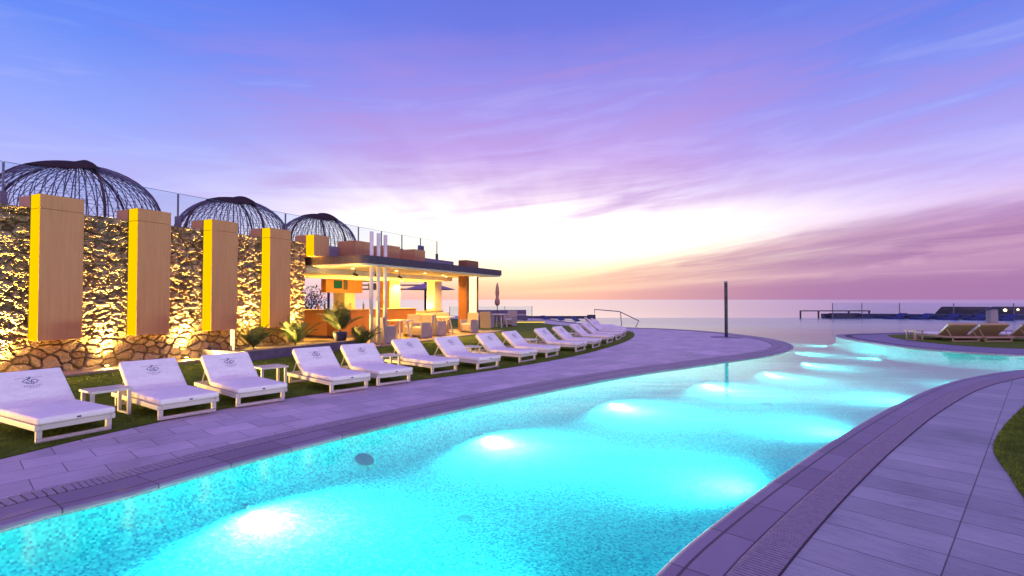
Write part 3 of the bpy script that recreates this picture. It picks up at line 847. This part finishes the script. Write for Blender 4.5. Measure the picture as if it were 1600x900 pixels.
# bar lamps (downlights, and hidden area lights added to brighten the ceiling)
def area(loc, sx, sy, power, rot, color=(1, .60, .14)):
    l = bpy.data.lights.new('bar_fill', 'AREA'); l.shape = 'RECTANGLE'; l.size = sx; l.size_y = sy; l.energy = power; l.color = color
    o = bpy.data.objects.new('bar_fill', l); COL.objects.link(o); o.location = loc; o.rotation_euler = rot
BARC = (1.0, .55, .08)
area(W(17.2, -15.1, .9), 4.2, .3, 420, (R(180), 0, WANG), BARC)          # up behind the counter
area(W(21.1, -14.6, 1.1), 1.2, .3, 130, (R(180), 0, WANG), BARC)
for u, v, p in ((13.7, -12.6, 45), (15.6, -12.2, 45), (17.6, -12.3, 50), (19.4, -12.6, 50), (20.6, -13.2, 55), (18.6, -15.2, 60), (15.0, -16.5, 60), (20.5, -15.7, 60)):
    b = W(u, v, 2.632 if -v < 13.6 or -v > 16.9 else 2.452)
    t = thing('downlight', 'recessed warm downlight in the bar ceiling', 'downlight', b, 0, 'recessed downlights in the bar ceiling')
    bm = bmesh.new(); lathe(bm, [(.05, -.008), (.055, 0)], 14); link('lens', bm, M['lens'], t)
    spot('downlight_lamp', (b[0], b[1], b[2] - .03), (b[0], b[1], 0), p * 7.5, BARC, 150, .6, t, .05)
t = thing('column_lamp', 'small downlight flaring at the top of the timber column', 'downlight', W(21.3, -12.02, 2.62), 0)
bm = bmesh.new(); lathe(bm, [(.04, -.06), (.05, -.05), (.05, .0)], 12); link('lens', bm, M['lens'], t)
b = W(21.3, -11.95, 2.5); spot('column_lamp_beam', b, W(21.3, -12.1, 0), 200, (1, .62, .18), 90, .6, t)

# dining chairs and tables beside the bar
def chair_proto(label, loc, rz):
    t = thing('wicker_armchair', label, 'armchair', loc, rz, 'cream wicker armchairs by the bar')
    bm = bmesh.new(); box(bm, -.30, .30, 0, .085, .02, .90, Matrix.Translation((0, .20, 0)) @ Matrix.Rotation(R(-7), 4, 'X'))
    link('backrest', bm, M['wicker'], t, .02)
    for sx in (-1, 1):
        bm = bmesh.new(); prism(bm, [(sx * .30, -.30), (sx * .30, .195), (sx * .235, .195), (sx * .235, -.30)][::sx], .02, .60)
        link('arm', bm, M['wicker'], t, .015)
    bm = bmesh.new(); box(bm, -.232, .232, -.29, .195, .10, .36); link('seat_base', bm, M['wicker'], t, .01)
    bm = bmesh.new(); box(bm, -.228, .228, -.29, .19, .363, .44); link('seat_cushion', bm, M['cushion'], t, .02)
    return t
CH = [((.0, .0), None)]
spots = [(13.95, -11.45, 90, 'wicker armchair right of the three white columns'),
         (16.6, -11.75, -100, 'wicker armchair on the pool side of the near dining table, back to the pool'),
         (17.0, -12.5, -70, 'wicker armchair tucked behind the near dining table'),
         (17.9, -11.95, 80, 'wicker armchair at the left of the far dining table'),
         (19.95, -11.55, -95, 'wicker armchair left of the timber column, back to the pool'),
         (19.6, -12.75, -60, 'wicker armchair deep under the roof near the timber column'),
         (24.2, -12.9, 100, 'yellow lit wicker armchair just right of the timber column'),
         (26.6, -12.7, -90, 'wicker armchair with its back to the dark bench beyond the bar')]
P0 = None
for u, v, rz, lab in spots:
    if P0 is None: P0 = chair_proto(lab, W(u, v, .06), WANG + R(rz))
    else: again(P0, W(u, v, .06 if u < 22 else .016), WANG + R(rz), lab)
T0 = None
for u, v, lab in ((15.35, -11.9, 'near dining table between the wicker armchairs'), (18.9, -12.3, 'far dining table beside the timber column'), (25.4, -12.8, 'dining table on the grass beyond the timber column')):
    if T0 is None:
        T0 = thing('dining_table', lab, 'table', W(u, v, .06), WANG, 'dining tables by the bar')
        bm = bmesh.new(); box(bm, -.42, .42, -.42, .42, .70, .735); link('table_top', bm, M['white'], T0, .006)
        for a in (0, 1, 2, 3):
            bm = bmesh.new(); cx, cy = (.30, .30, -.30, -.30)[a], (.30, -.30, -.30, .30)[a]
            tube(bm, [(cx * 1.1, cy * 1.1, 0), (cx * .75, cy * .75, .698)], .035, 8); link('leg', bm, M['white'], T0)
    else: again(T0, W(u, v, .06 if u < 22 else .016), WANG, lab)

# terrace chair behind the glass end
t = thing('terrace_chair', 'grey round backed chair behind the glass on the terrace end', 'chair', W(21.1, -15.0, 3.44), WANG)
bm = bmesh.new(); box(bm, -.25, .25, -.03, .03, .35, .80); link('backrest', bm, M['planter'], t, .09, 4)
bm = bmesh.new(); box(bm, -.25, .25, .04, .5, .36, .42); link('seat', bm, M['planter'], t, .02)
for sx in (-.2, .2):
    for sy in (.0, .45):
        bm = bmesh.new(); tube(bm, [(sx, sy, 0), (sx, sy, .37)], .014, 6); link('leg', bm, M['steel'], t)

# ------------------------------------------------------------------ sun loungers
def ribbon(bm, pts, w):
    pts = [Vector((p[0], p[1])) for p in pts]
    L, Rr = [], []
    for i, p in enumerate(pts):
        d = (pts[min(i + 1, len(pts) - 1)] - pts[max(i - 1, 0)]).normalized(); n = Vector((-d.y, d.x)) * w / 2
        L.append(bm.verts.new((p.x + n.x, p.y + n.y, 0))); Rr.append(bm.verts.new((p.x - n.x, p.y - n.y, 0)))
    for i in range(len(pts) - 1): bm.faces.new((L[i], Rr[i], Rr[i + 1], L[i + 1]))
def text_into(bm, s, size, x, y):
    cu = bpy.data.curves.new('lettering', 'FONT'); cu.body = s; cu.size = size; cu.align_x = 'CENTER'; cu.space_character = 1.55
    ob = bpy.data.objects.new('lettering', cu)
    me = bpy.data.meshes.new_from_object(ob)
    for v in me.vertices: v.co.x += x; v.co.y += y
    bm.from_mesh(me)
    bpy.data.objects.remove(ob); bpy.data.curves.remove(cu); bpy.data.meshes.remove(me)
def logo_mesh():
    bm = bmesh.new()
    ribbon(bm, [(-.135, .085), (-.035, .085)], .0035); ribbon(bm, [(.03, .085), (.135, .085)], .0035)
    # pointed oval of two leaf shapes with curls
    for pts in ([(-.075, .03), (-.05, .052), (-.015, .066), (.0, .07)], [(-.075, .03), (-.05, .006), (-.02, -.008), (.02, -.016)],
                [(.02, -.016), (.05, -.002), (.08, .03)], [(.08, .03), (.055, .05), (.03, .052), (.012, .04), (.016, .022), (.035, .022)],
                [(-.01, .07), (-.02, .045), (-.005, .028), (.01, .012), (.006, -.005)], [(-.022, .10), (-.005, .078), (0, .066)], [(.006, .105), (.003, .08), (0, .066)],
                [(.022, .098), (.008, .08), (0, .066)], [(-.04, .028), (-.035, .01), (-.015, .006)], [(.02, -.016), (.028, .0), (.024, .012)]):
        p = smooth_line(pts, .006); ribbon(bm, p, .0075)
    text_into(bm, 'PERCURI', .032, .012, -.062)
    for x in (-.038, -.02, -.002, .016, .034, .052): ribbon(bm, [(x, -.082), (x + .011, -.082)], .005)
    return bm
def lounger(name, label, group, wd, loc, rz, logo=True):
    """x across, +y from the foot towards the head"""
    t = thing(name, label, 'sun lounger', loc, rz, group); h = wd / 2; f = 'cream' if logo else 'tan_frame'
    bm = bmesh.new()
    for s in (-1, 1): box(bm, s * h - (.045 if s > 0 else 0), s * h + (.045 if s < 0 else 0), .0, 1.66, .135, .195)
    box(bm, -h + .047, h - .047, 0.0, .04, .135, .195); box(bm, -h + .047, h - .047, 1.62, 1.66, .135, .195)
    for y in (.35, .65, .95): box(bm, -h + .047, h - .047, y, y + .05, .15, .185)
    link('frame', bm, M[f], t, .005)
    for y in (.03, 1.55):
        bm = bmesh.new()
        for s in (-1, 1):
            x = s * (h - .05); box(bm, x - .026, x + .026, y, y + .045, .042, .133)
        box(bm, -h + .024, h - .024, y, y + .045, 0, .04); link('sled_leg', bm, M[f], t, .004)
    bm = bmesh.new(); box(bm, -h + .012, h - .012, -.035, 1.02, .198, .272)
    c = link('seat_cushion', bm, M['cushion'], t, .024, 4, True)
    bm = bmesh.new(); box(bm, -.018, .018, -.046, -.0355, .222, .238)
    link('tag', bm, M['ink'], c)
    A = R(41)
    mt = Matrix.Translation((0, .995, .205)) @ Matrix.Rotation(A, 4, 'X')
    bm = bmesh.new(); box(bm, -h + .012, h - .012, .0, .60, 0, .074, mt)
    bc = link('back_cushion', bm, M['cushion'], t, .024, 4, True)
    bm = bmesh.new(); box(bm, -h + (.02 if logo else -.005), h - (.02 if logo else -.005), .03 if logo else -.02, .585 if logo else .63, -.026, -.004 if logo else .0, mt)
    if not logo: box(bm, -h - .005, h + .005, .604, .63, .002, .075, mt)
    link('back_panel', bm, M['tan'] if not logo else M['cream'], t, .004)
    if logo:
        bm = logo_mesh(); bmesh.ops.transform(bm, matrix=mt @ Matrix.Translation((0, .37, .0765)), verts=bm.verts)
        link('logo', bm, M['ink'], bc)
    for s in (-1, 1):
        bm = bmesh.new(); x = s * (h - .06); tube(bm, [(x, 1.33, .44), (x, 1.50, .175)], .011, 6)
        link('back_strut', bm, M[f], t)
    return t
HB = [  # foot centre, bearing of the head
    (-4.87, 5.77, -61), (-4.24, 6.77, -53), (-3.66, 7.55, -50), (-2.70, 8.62, -46), (-2.12, 9.34, -45), (-1.38, 10.73, -48), (-.50, 11.42, -49),
    (.42, 12.72, -54), (1.12, 13.75, -57), (2.08, 15.25, -59), (2.74, 16.4, -61), (3.52, 18.2, -62), (4.12, 19.6, -64), (4.66, 21.2, -68), (5.05, 22.8, -72), (5.2, 24.3, -80), (5.1, 25.7, -88)]
LB = ['nearest white sun lounger, cut off by the left picture edge', 'white lounger right of the nearest side table, second of the long row',
      'third white lounger of the long row, left of the second side table', 'fourth white lounger, right of the second side table and below the planter',
      'fifth white lounger of the row, in front of the three white columns', 'sixth white lounger, right behind the third side table',
      'seventh white lounger, below the far dining table', 'eighth white lounger, behind the fourth side table and below the timber column',
      'ninth white lounger of the row, just left of the fifth side table', 'tenth white lounger, right behind the fifth side table',
      'eleventh white lounger of the row, before the sixth side table', 'twelfth white lounger, right behind the sixth side table',
      'thirteenth white lounger, fifth from the far end of the row', 'fourteenth white lounger, fourth from the far end of the row',
      'fifteenth white lounger, third from the far end of the row', 'white lounger second from the far end of the row', 'farthest white lounger at the far tip of the row']
L0 = None
for (x, y, b), lab in zip(HB, LB):
    rz = -R(b + rnd.uniform(-1.6, 1.6))           # +y local turned to the bearing
    if L0 is None: L0 = lounger('sun_lounger', lab, 'white sun loungers in a row on the left lawn', .74, (x, y, .016), rz)
    else: again(L0, (x, y, .016), rz, lab)
# low side tables between pairs
def side_table(label, loc, rz, group='white side tables between the loungers', mat='cream'):
    t = thing('side_table', label, 'side table', loc, rz, group)
    bm = bmesh.new(); box(bm, -.23, .23, -.21, .21, .335, .365); link('table_top', bm, M[mat], t, .005)
    for s in (-1, 1):
        bm = bmesh.new()
        for y in (-.17, .13): box(bm, s * .2 - .02, s * .2 + .02, y, y + .04, .03, .333)
        box(bm, s * .2 - .02, s * .2 + .02, -.17, .17, 0, .028); link('leg_frame', bm, M[mat], t, .003)
    return t
S0 = None
for k, lab in enumerate(('nearest low white side table, right of the nearest lounger', 'low white side table between the third and fourth loungers', 'low white side table between the fifth and sixth loungers',
                         'low white side table between the seventh and eighth loungers', 'low white side table between the ninth and tenth loungers', 'low white side table between the eleventh and twelfth loungers',
                         'farthest low white side table, near the far end of the lounger row')):
    a, b = HB[2 * k], HB[2 * k + 1]
    be = R((a[2] + b[2]) / 2); d = (.95, 1.45, 1.25, 1.3, 1.3, 1.3, 1.3)[k]
    x, y = (a[0] + b[0]) / 2 + math.sin(be) * d, (a[1] + b[1]) / 2 + math.cos(be) * d
    if S0 is None: S0 = side_table(lab, (x, y, .016), -be)
    else: again(S0, (x, y, .016), -be, lab)
# tan backed loungers on the far deck, feet away from the camera
T1 = lounger('day_bed', 'tan backed wide lounger leftmost on the far deck', 'tan backed loungers on the far deck', 1.1, (16.42, 20.25, .016), R(180 + 4), False)
again(T1, (17.56, 20.2, .016), R(180 + 4), 'middle tan backed wide lounger on the far deck')
again(T1, (19.0, 20.1, .016), R(180 + 4), 'tan backed wide lounger cut off by the right picture edge')
side_table('low table left of the tan backed loungers on the far deck', (15.3, 19.5, .016), R(20), 'tables on the far deck', 'tan_frame')

# ------------------------------------------------------------------ pool fittings
def on_edge(line, p):
    i = min(range(len(line)), key=lambda k: (line[k] - Vector(p)).length)
    t = (line[min(i + 1, len(line) - 1)] - line[max(i - 1, 0)]).normalized()
    return line[i], t
LAMPS = [((-3.95, .9), 'underwater lamp beyond the lower left corner'), ((-2.77, 4.91), 'nearest glowing underwater lamp on the left pool wall'), ((-.8, 7.53), 'second glowing underwater lamp from the camera'),
         ((1.55, 9.96), 'third glowing underwater lamp, left of the tall post reflection'), ((4.0, 12.12), 'glowing underwater lamp by the tall post reflection'), ((6.3, 13.75), 'glowing underwater lamp right of the post reflection'),
         ((8.5, 15.8), 'glowing underwater lamp just before the deck tip'), ((10.0, 19.0), 'underwater lamp on the deck tip'), ((10.0, 23), 'farthest underwater lamp beyond the deck tip')]
POOLC = (1.0, .98, .92)
for p, lab in LAMPS:
    e, tdir = on_edge(left_edge, p); n = Vector((tdir.y, -tdir.x))
    ang = math.atan2(n.y, n.x)
    b = Vector((e.x + n.x * .30, e.y + n.y * .30, -.345))
    t = thing('pool_lamp', lab, 'pool lamp', b, ang, 'underwater lamps along the left pool wall')
    mt = Matrix.Rotation(R(90), 4, 'Y')
    bm = bmesh.new(); lathe(bm, [(.022, 0), (.024, .005), (.02, .007)], 20); bmesh.ops.transform(bm, matrix=mt, verts=bm.verts); link('rim', bm, M['drain'], t)
    bm = bmesh.new(); lathe(bm, [(.019, .007), (.016, .010)], 20); bmesh.ops.transform(bm, matrix=mt, verts=bm.verts); link('lens', bm, M['pool_lens'], t)
    q = b + Vector((n.x, n.y, 0)) * .05
    spot('pool_lamp_beam', q, q + Vector((n.x, n.y, -.03)), 1500 if p[1] < 13 else 900, POOLC, 138, 1.0, t, .04)
    qf = q + Vector((0, 0, .25)); spot('pool_lamp_flood', qf, qf + Vector((n.x, n.y, -.25)), 380 if p[1] < 13 else 190, POOLC, 174, .4, t, .04)
# lamps on the facing walls
for p, lab in (((-.28, -1.0), 'underwater lamp on the right pool wall behind the viewer'), ((.5, 2.4), 'underwater lamp on the right pool wall under the nearest coping'), ((2.9, 5.05), 'underwater lamp on the right pool wall, second from the viewer'),
               ((5.3, 7.3), 'underwater lamp on the right pool wall, third from the viewer'), ((8.0, 9.4), 'underwater lamp on the right pool wall, fourth from the viewer'), ((10.9, 11.15), 'underwater lamp where the right pool wall turns into the channel'), ((14.0, 12.2), 'underwater lamp on the right wall of the side channel'), ((20, 12.8), 'underwater lamp far along the right side channel')):
    e, tdir = on_edge(right_edge, p); n = Vector((-tdir.y, tdir.x)); b = Vector((e.x + n.x * .30, e.y + n.y * .30, -.345))
    t = thing('pool_lamp', lab, 'pool lamp', b, math.atan2(n.y, n.x), 'underwater lamps along the right pool wall')
    mt = Matrix.Rotation(R(90), 4, 'Y')
    bm = bmesh.new(); lathe(bm, [(.022, 0), (.024, .005), (.02, .007)], 20); bmesh.ops.transform(bm, matrix=mt, verts=bm.verts); link('rim', bm, M['drain'], t)
    bm = bmesh.new(); lathe(bm, [(.019, .007), (.016, .010)], 20); bmesh.ops.transform(bm, matrix=mt, verts=bm.verts); link('lens', bm, M['pool_lens'], t)
    q = b + Vector((n.x, n.y, 0)) * .05
    q.z = -.08
    spot('pool_lamp_beam', q, q + Vector((n.x, n.y, .12)), 700 if p[0] < 9 else 220, POOLC, 168, 1.0, t, .08)
for p, lab in (((12.9, 17.3), 'added underwater lamp on the pool side of the far stone deck'), ((13.9, 21.9), 'added underwater lamp at the far corner of the far stone deck')):  # lamps added only to brighten the far pool
    e, tdir = on_edge(isle_edge, p); n = Vector((-tdir.y, tdir.x)); b = Vector((e.x + n.x * .30, e.y + n.y * .30, -.345))
    t = thing('pool_lamp', lab, 'pool lamp', b, math.atan2(n.y, n.x), 'added underwater lamps on the far stone deck')
    mt = Matrix.Rotation(R(90), 4, 'Y')
    bm = bmesh.new(); lathe(bm, [(.022, 0), (.024, .005), (.02, .007)], 20); bmesh.ops.transform(bm, matrix=mt, verts=bm.verts); link('rim', bm, M['drain'], t)
    bm = bmesh.new(); lathe(bm, [(.019, .007), (.016, .010)], 20); bmesh.ops.transform(bm, matrix=mt, verts=bm.verts); link('lens', bm, M['pool_lens'], t)
    q = b + Vector((n.x, n.y, 0)) * .05
    spot('pool_lamp_beam', q, q + Vector((n.x, n.y, -.02)), 280, POOLC, 150, .8, t, .05)
M['inlet'] = plain('dark_inlet', (.02, .20, .26), .8, spec=0.0)
for (x, y), r, lab in (((-.44, 4.75), .07, 'small round outlet on the near pool floor'), ((4.9, 9.9), .12, 'pale round outlet on the pool floor below the post')):
    bm = bmesh.new(); lathe(bm, [(r, .0012), (r * .985, .0022)], 24)
    o = link('floor_drain', bm, M['drain']); o.location = (x, y, -.46); tag(o, lab, 'drain', 'round outlets in the pool floor')
e, tdir = on_edge(left_edge, (-1.8, 6.05)); n = Vector((tdir.y, -tdir.x, 0))
bm = bmesh.new(); lathe(bm, [(.105, 0), (.105, .004), (.09, .006)], 24)
o = link('wall_inlet', bm, M['inlet']); o.location = (e.x + n.x * .20, e.y + n.y * .20, -.280)
o.rotation_euler = (n * .42 + Vector((0, 0, .9))).to_track_quat('Z', 'Y').to_euler(); tag(o, 'dark oval inlet low on the left pool wall', 'inlet')

# tall post on the deck tip
t = thing('shower_post', 'tall slim dark post standing on the deck tip', 'post', (8.8, 21.06, 0))
bm = bmesh.new(); tube(bm, [(0, 0, .012), (0, 0, 2.24)], .065, 20); link('pole', bm, M['dark'], t)
bm = bmesh.new(); tube(bm, [(0, 0, 2.243), (0, 0, 2.30)], .067, 20); link('cap', bm, M['steel'], t)
bm = bmesh.new(); lathe(bm, [(.62, .002), (.62, .010), (.6, .011)], 40); link('base_plate', bm, M['pave_far'], t)

# handrails
t = thing('pool_handrail', 'steel handrail stepping down into the pool behind the far loungers', 'handrail')
bm = bmesh.new(); tube(bm, [(5.0, 31.0, 0), (5.0, 31.0, .95), (6.2, 29.6, .86), (7.15, 28.9, .35), (6.95, 28.8, .0)], .028, 8); link('rail', bm, M['steel'], t)
bm = bmesh.new(); tube(bm, [(6.25, 29.2, 0), (6.25, 29.55, .85)], .025, 8); link('post', bm, M['steel'], t)
t = thing('water_rail', 'long low dark rail on four legs standing in the far pool', 'rail', (24.75, 44.0, -.05))
bm = bmesh.new(); box(bm, -.04, 6.0, -.04, .04, .58, .67); link('top_rail', bm, M['dark'], t, .004)
for x in (0.0, 1.55, 4.15, 5.9):
    bm = bmesh.new(); box(bm, x - .04, x + .07, -.04, .04, -.35, .578); link('leg', bm, M['dark'], t)

# ------------------------------------------------------------------ far side things
def simple_lounger(x, y, z, rz, label, group, P=[None]):
    if P[0] is None:
        t = thing('ledge_lounger', label, 'lounger', (x, y, z), rz, group)
        bm = bmesh.new(); prism(bm, [(-.35, 0), (.35, 0), (.35, 1.2), (-.35, 1.2)], -.1, .20); link('seat', bm, M['blue'], t, .03)
        bm = bmesh.new(); box(bm, -.35, .35, 0, .6, 0, .10, Matrix.Translation((0, 1.2, .14)) @ Matrix.Rotation(R(28), 4, 'X')); link('backrest', bm, M['blue'], t, .02)
        P[0] = t
    else: again(P[0], (x, y, z), rz, label); 
    return
for k, lab in enumerate(('leftmost blue lounger below the far dark wall on the right', 'second blue lounger from the left below the far dark wall', 'middle blue lounger below the far dark wall',
                         'second blue lounger from the right below the far dark wall', 'rightmost blue lounger below the far dark wall')):
    simple_lounger(30.4 + k * 1.45, 41.5 - k * .8, -.06, R(-75), lab, 'blue loungers along the far pool ledge')
t = thing('far_wall', 'long low dark blue wall across the far right of the pool', 'low wall', (0, 0, 0))
bm = bmesh.new(); prism(bm, [(26.6, 43.6), (31, 43.4), (38, 40), (60, 38.6), (60, 39.6), (38.4, 41), (31.2, 44.1), (26.6, 44.15)], -.75, .34); link('wall_body', bm, M['navy'], t, .02)
bm = bmesh.new(); prism(bm, [(26.9, 43.2), (29.3, 43.1), (29.3, 43.5), (26.9, 43.59)], -.75, .40); link('end_block', bm, M['slate'], t, .02)
t = thing('far_glass_fence', 'clear glass fence on thin posts across the far right', 'glass fence', (0, 0, 0))
fp = [(26.9, 43.0), (29.3, 42.9), (32, 42.3), (35, 40.6), (38, 38.8), (40.2, 38.5), (42.4, 38.2), (44.6, 37.9), (47, 37.6), (49.4, 37.3)]
for a, b in zip(fp, fp[1:]):
    d = Vector((b[0] - a[0], b[1] - a[1], 0)); ang = math.atan2(d.y, d.x)
    bm = bmesh.new(); box(bm, .03, d.length - .03, -.006, .006, -.05, 1.26, Matrix.Translation((a[0], a[1], 0)) @ Matrix.Rotation(ang, 4, 'Z')); link('glass_panel', bm, M['glass'], t)
for p in fp:
    bm = bmesh.new(); box(bm, p[0] - .025, p[0] + .025, p[1] - .025, p[1] + .025, -.75, 1.26); link('post', bm, M['steel'], t)
def cabana(x, y, w, label, z=-.4):
    t = thing('dark_cabana', label, 'cabana', (x, y, z), R(-8), 'dark low cabanas beyond the far fence')
    bm = bmesh.new()
    lo = [bm.verts.new(p) for p in ((-w, -1.2, .3), (w, -1.2, .3), (w, 1.2, .3), (-w, 1.2, .3))]
    hi = [bm.verts.new(p) for p in ((-w * .74, -.7, 1.25), (w * .95, -.7, 1.25), (w * .95, .7, 1.25), (-w * .74, .7, 1.25))]
    bm.faces.new(hi); bm.faces.new(lo[::-1])
    for i in range(4): bm.faces.new((lo[i], lo[(i + 1) % 4], hi[(i + 1) % 4], hi[i]))
    link('roof', bm, M['roof'], t, .02)
    bm = bmesh.new(); box(bm, -w * .9, w * .9, -1.0, 1.0, -.5, .297); link('base', bm, M['rattan'], t)
    return t
c = cabana(43.6, 49.5, 2.0, 'dark roofed cabana with a yellow light line under its front')
bm = bmesh.new(); box(bm, -1.4, .3, -1.215, -1.203, .30, .36); link('light_line', bm, M['glowline'], c)
cabana(49.2, 50, 2.2, 'dark roofed cabana at the right edge behind the two lamps')
for x, y, z, s, lab in ((46.2, 48.0, .55, .13, 'round warm lamp glowing above the right cabana'), (47.4, 48.0, .6, .09, 'small pale lamp glowing at the right of the cabana roof')):
    t = thing('far_lamp', lab, 'lamp', (x, y, z), 0)
    bm = bmesh.new(); bmesh.ops.create_icosphere(bm, subdivisions=2, radius=s); link('globe', bm, M['farlamp'], t)
    bm = bmesh.new(); tube(bm, [(0, 0, -s), (0, 0, -1.3)], .02, 6); link('pole', bm, M['dark'], t)
t = thing('step_rail', 'slanting rail running up to a pale stone post on the right', 'handrail', (0, 0, 0))
bm = bmesh.new(); box(bm, 32.9, 33.4, 35.2, 35.6, -.6, .9); link('stone_post', bm, M['wicker'], t, .01)
bm = bmesh.new(); tube(bm, [(30.4, 35.1, .15), (32.7, 35.15, .88), (33.2, 35.15, 1.0), (33.5, 35.15, .88)], .05, 8); link('rail', bm, M['navy'], t)

# beyond the lawn at the left
def closed_umbrella(x, y, label, h=2.64, mat='umbrella'):
    t = thing('closed_umbrella', label, 'umbrella', (x, y, .02), 0, 'furled umbrellas beyond the bar')
    bm = bmesh.new(); tube(bm, [(0, 0, 0), (0, 0, h * .97)], .025, 8); link('pole', bm, M['dark'], t)
    bm = bmesh.new(); lathe(bm, [(.05, h * .42), (.17, h * .47), (.16, h * .56), (.09, h * .63), (.13, h * .72), (.11, h * .86), (.06, h * .95), (.02, h)], 12); link('furled_canopy', bm, M[mat], t, smooth=True)
    bm = bmesh.new(); box(bm, -.28, .28, -.28, .28, 0, .06); link('base', bm, M['steel'], t)
closed_umbrella(-.96, 33.4, 'furled terracotta umbrella right of the timber column')
closed_umbrella(-12.6, 38.0, 'left one of two furled umbrellas seen over the bar counter', 2.3)
closed_umbrella(-12.1, 38.2, 'right one of two furled umbrellas seen over the bar counter', 2.3)
t = thing('open_parasol', 'open mauve parasol seen between the bar columns', 'umbrella', (-6.15, 38.0, .02))
bm = bmesh.new(); tube(bm, [(0, 0, 0), (0, 0, 2.75)], .04, 8); link('pole', bm, M['dark'], t)
bm = bmesh.new(); lathe(bm, [(1.9, 2.25), (1.92, 2.28), (.05, 2.82), (.02, 2.84)], 8); link('canopy', bm, M['umbrella2'], t)
t = thing('pergola_screen', 'louvred pergola with dark rails seen through the bar', 'pergola', (0, 0, .02))
for z in (2.28, 2.60, 2.92):
    bm = bmesh.new(); box(bm, -14.5, -6.7, 40.0, 40.12, z, z + .11); link('rail', bm, M['wood_dark'], t)
for x in (-14.4, -6.8):
    bm = bmesh.new(); box(bm, x - .08, x + .08, 40.13, 40.28, 0, 3.05); link('post', bm, M['dark'], t)
bm = bmesh.new(); box(bm, -11.2, -10.0, 39.9, 39.985, 2.35, 2.8); link('end_board', bm, M['wood_dark'], t)
t = thing('long_bench', 'long dark rattan bench beyond the lawn', 'bench', (-.9, 35.0, .02), R(6))
bm = bmesh.new(); box(bm, -1.5, 2.0, 0, .8, .12, .42); link('seat', bm, M['rattan'], t, .02)
bm = bmesh.new(); box(bm, -1.5, 2.0, .8, .95, .12, .80); link('backrest', bm, M['rattan'], t, .02)
bm = bmesh.new(); box(bm, -1.4, 1.9, .05, .75, .423, .52); link('cushion', bm, M['wicker'], t, .03)
for x in (-1.35, .2, 1.85):
    bm = bmesh.new(); box(bm, x - .05, x + .05, .1, .7, 0, .118); link('leg', bm, M['dark'], t)
t = thing('glowing_step', 'pale step with a yellow glowing edge at the far end of the lawn', 'step', (.6, 33.6, .016), R(4))
bm = bmesh.new(); box(bm, -.9, 1.6, 0, 1.1, 0, .12); link('tread', bm, M['kerb'], t, .01)
bm = bmesh.new(); box(bm, -.88, 1.58, -.012, -.002, .02, .075); link('light_line', bm, M['glowline'], t)
t = thing('lawn_glass_fence', 'low clear glass fence behind the dark rattan bench', 'glass fence', (-4.5, 37.0, .0), R(6))
for k in range(3):
    bm = bmesh.new(); box(bm, k * 2 + .02, k * 2 + 1.98, -.006, .006, .05, 1.05); link('glass_panel', bm, M['glass'], t)
for k in range(4):
    bm = bmesh.new(); box(bm, k * 2 - .02, k * 2 + .02, -.02, .02, 0, 1.07); link('post', bm, M['steel'], t)
t = thing('sea_wall', 'low grey wall with a square end block beyond the far lounger row', 'low wall', (0, 0, 0))
bm = bmesh.new(); box(bm, 1.2, 6.4, 43.2, 43.6, -.75, .16); link('wall_body', bm, M['slate'], t, .02)
bm = bmesh.new(); box(bm, 6.403, 7.0, 42.9, 43.7, -.75, .26); link('end_block', bm, M['slate'], t, .02)
for k, lab in enumerate(('blue lounger nearest the lawn below the low grey wall', 'middle blue lounger below the low grey wall', 'blue lounger nearest the end block of the low grey wall')):
    simple_lounger(3.9 + k * 1.0, 39.9 - k * 1.5, -.22, R(60), lab, 'blue loungers on the far left ledge')
# shrub behind the bar
def shrub(x, y, z, r, n, label, seed):
    t = thing('shrub', label, 'shrub', (x, y, z)); rr = random.Random(seed)
    bm = bmesh.new()
    for k in range(n):
        d = Vector((rr.gauss(0, 1), rr.gauss(0, 1), rr.gauss(0, .8))).normalized() * r * rr.uniform(.3, 1.0)
        c = d + Vector((0, 0, r * 1.25)); s = rr.uniform(.05, .11)
        a = Vector((rr.gauss(0, 1), rr.gauss(0, 1), rr.gauss(0, 1))).normalized(); b = a.orthogonal().normalized()
        bm.faces.new([bm.verts.new(c + q) for q in (a * s, b * s * .4, -a * s, -b * s * .4)])
    link('crown', bm, M['leaf2'], t)
    bm = bmesh.new()
    for k in range(7):
        a = k * .9; tube(bm, [(0, 0, 0), (math.cos(a) * r * .25, math.sin(a) * r * .25, r * .8), (math.cos(a) * r * .7, math.sin(a) * r * .7, r * 1.5)], [.05, .035, .012], 5)
    link('trunk', bm, M['rattan'], t)
shrub(-13.2, 33.5, .0, 1.15, 700, 'dark leafy shrub seen between the stone wall and the bar columns', 5)
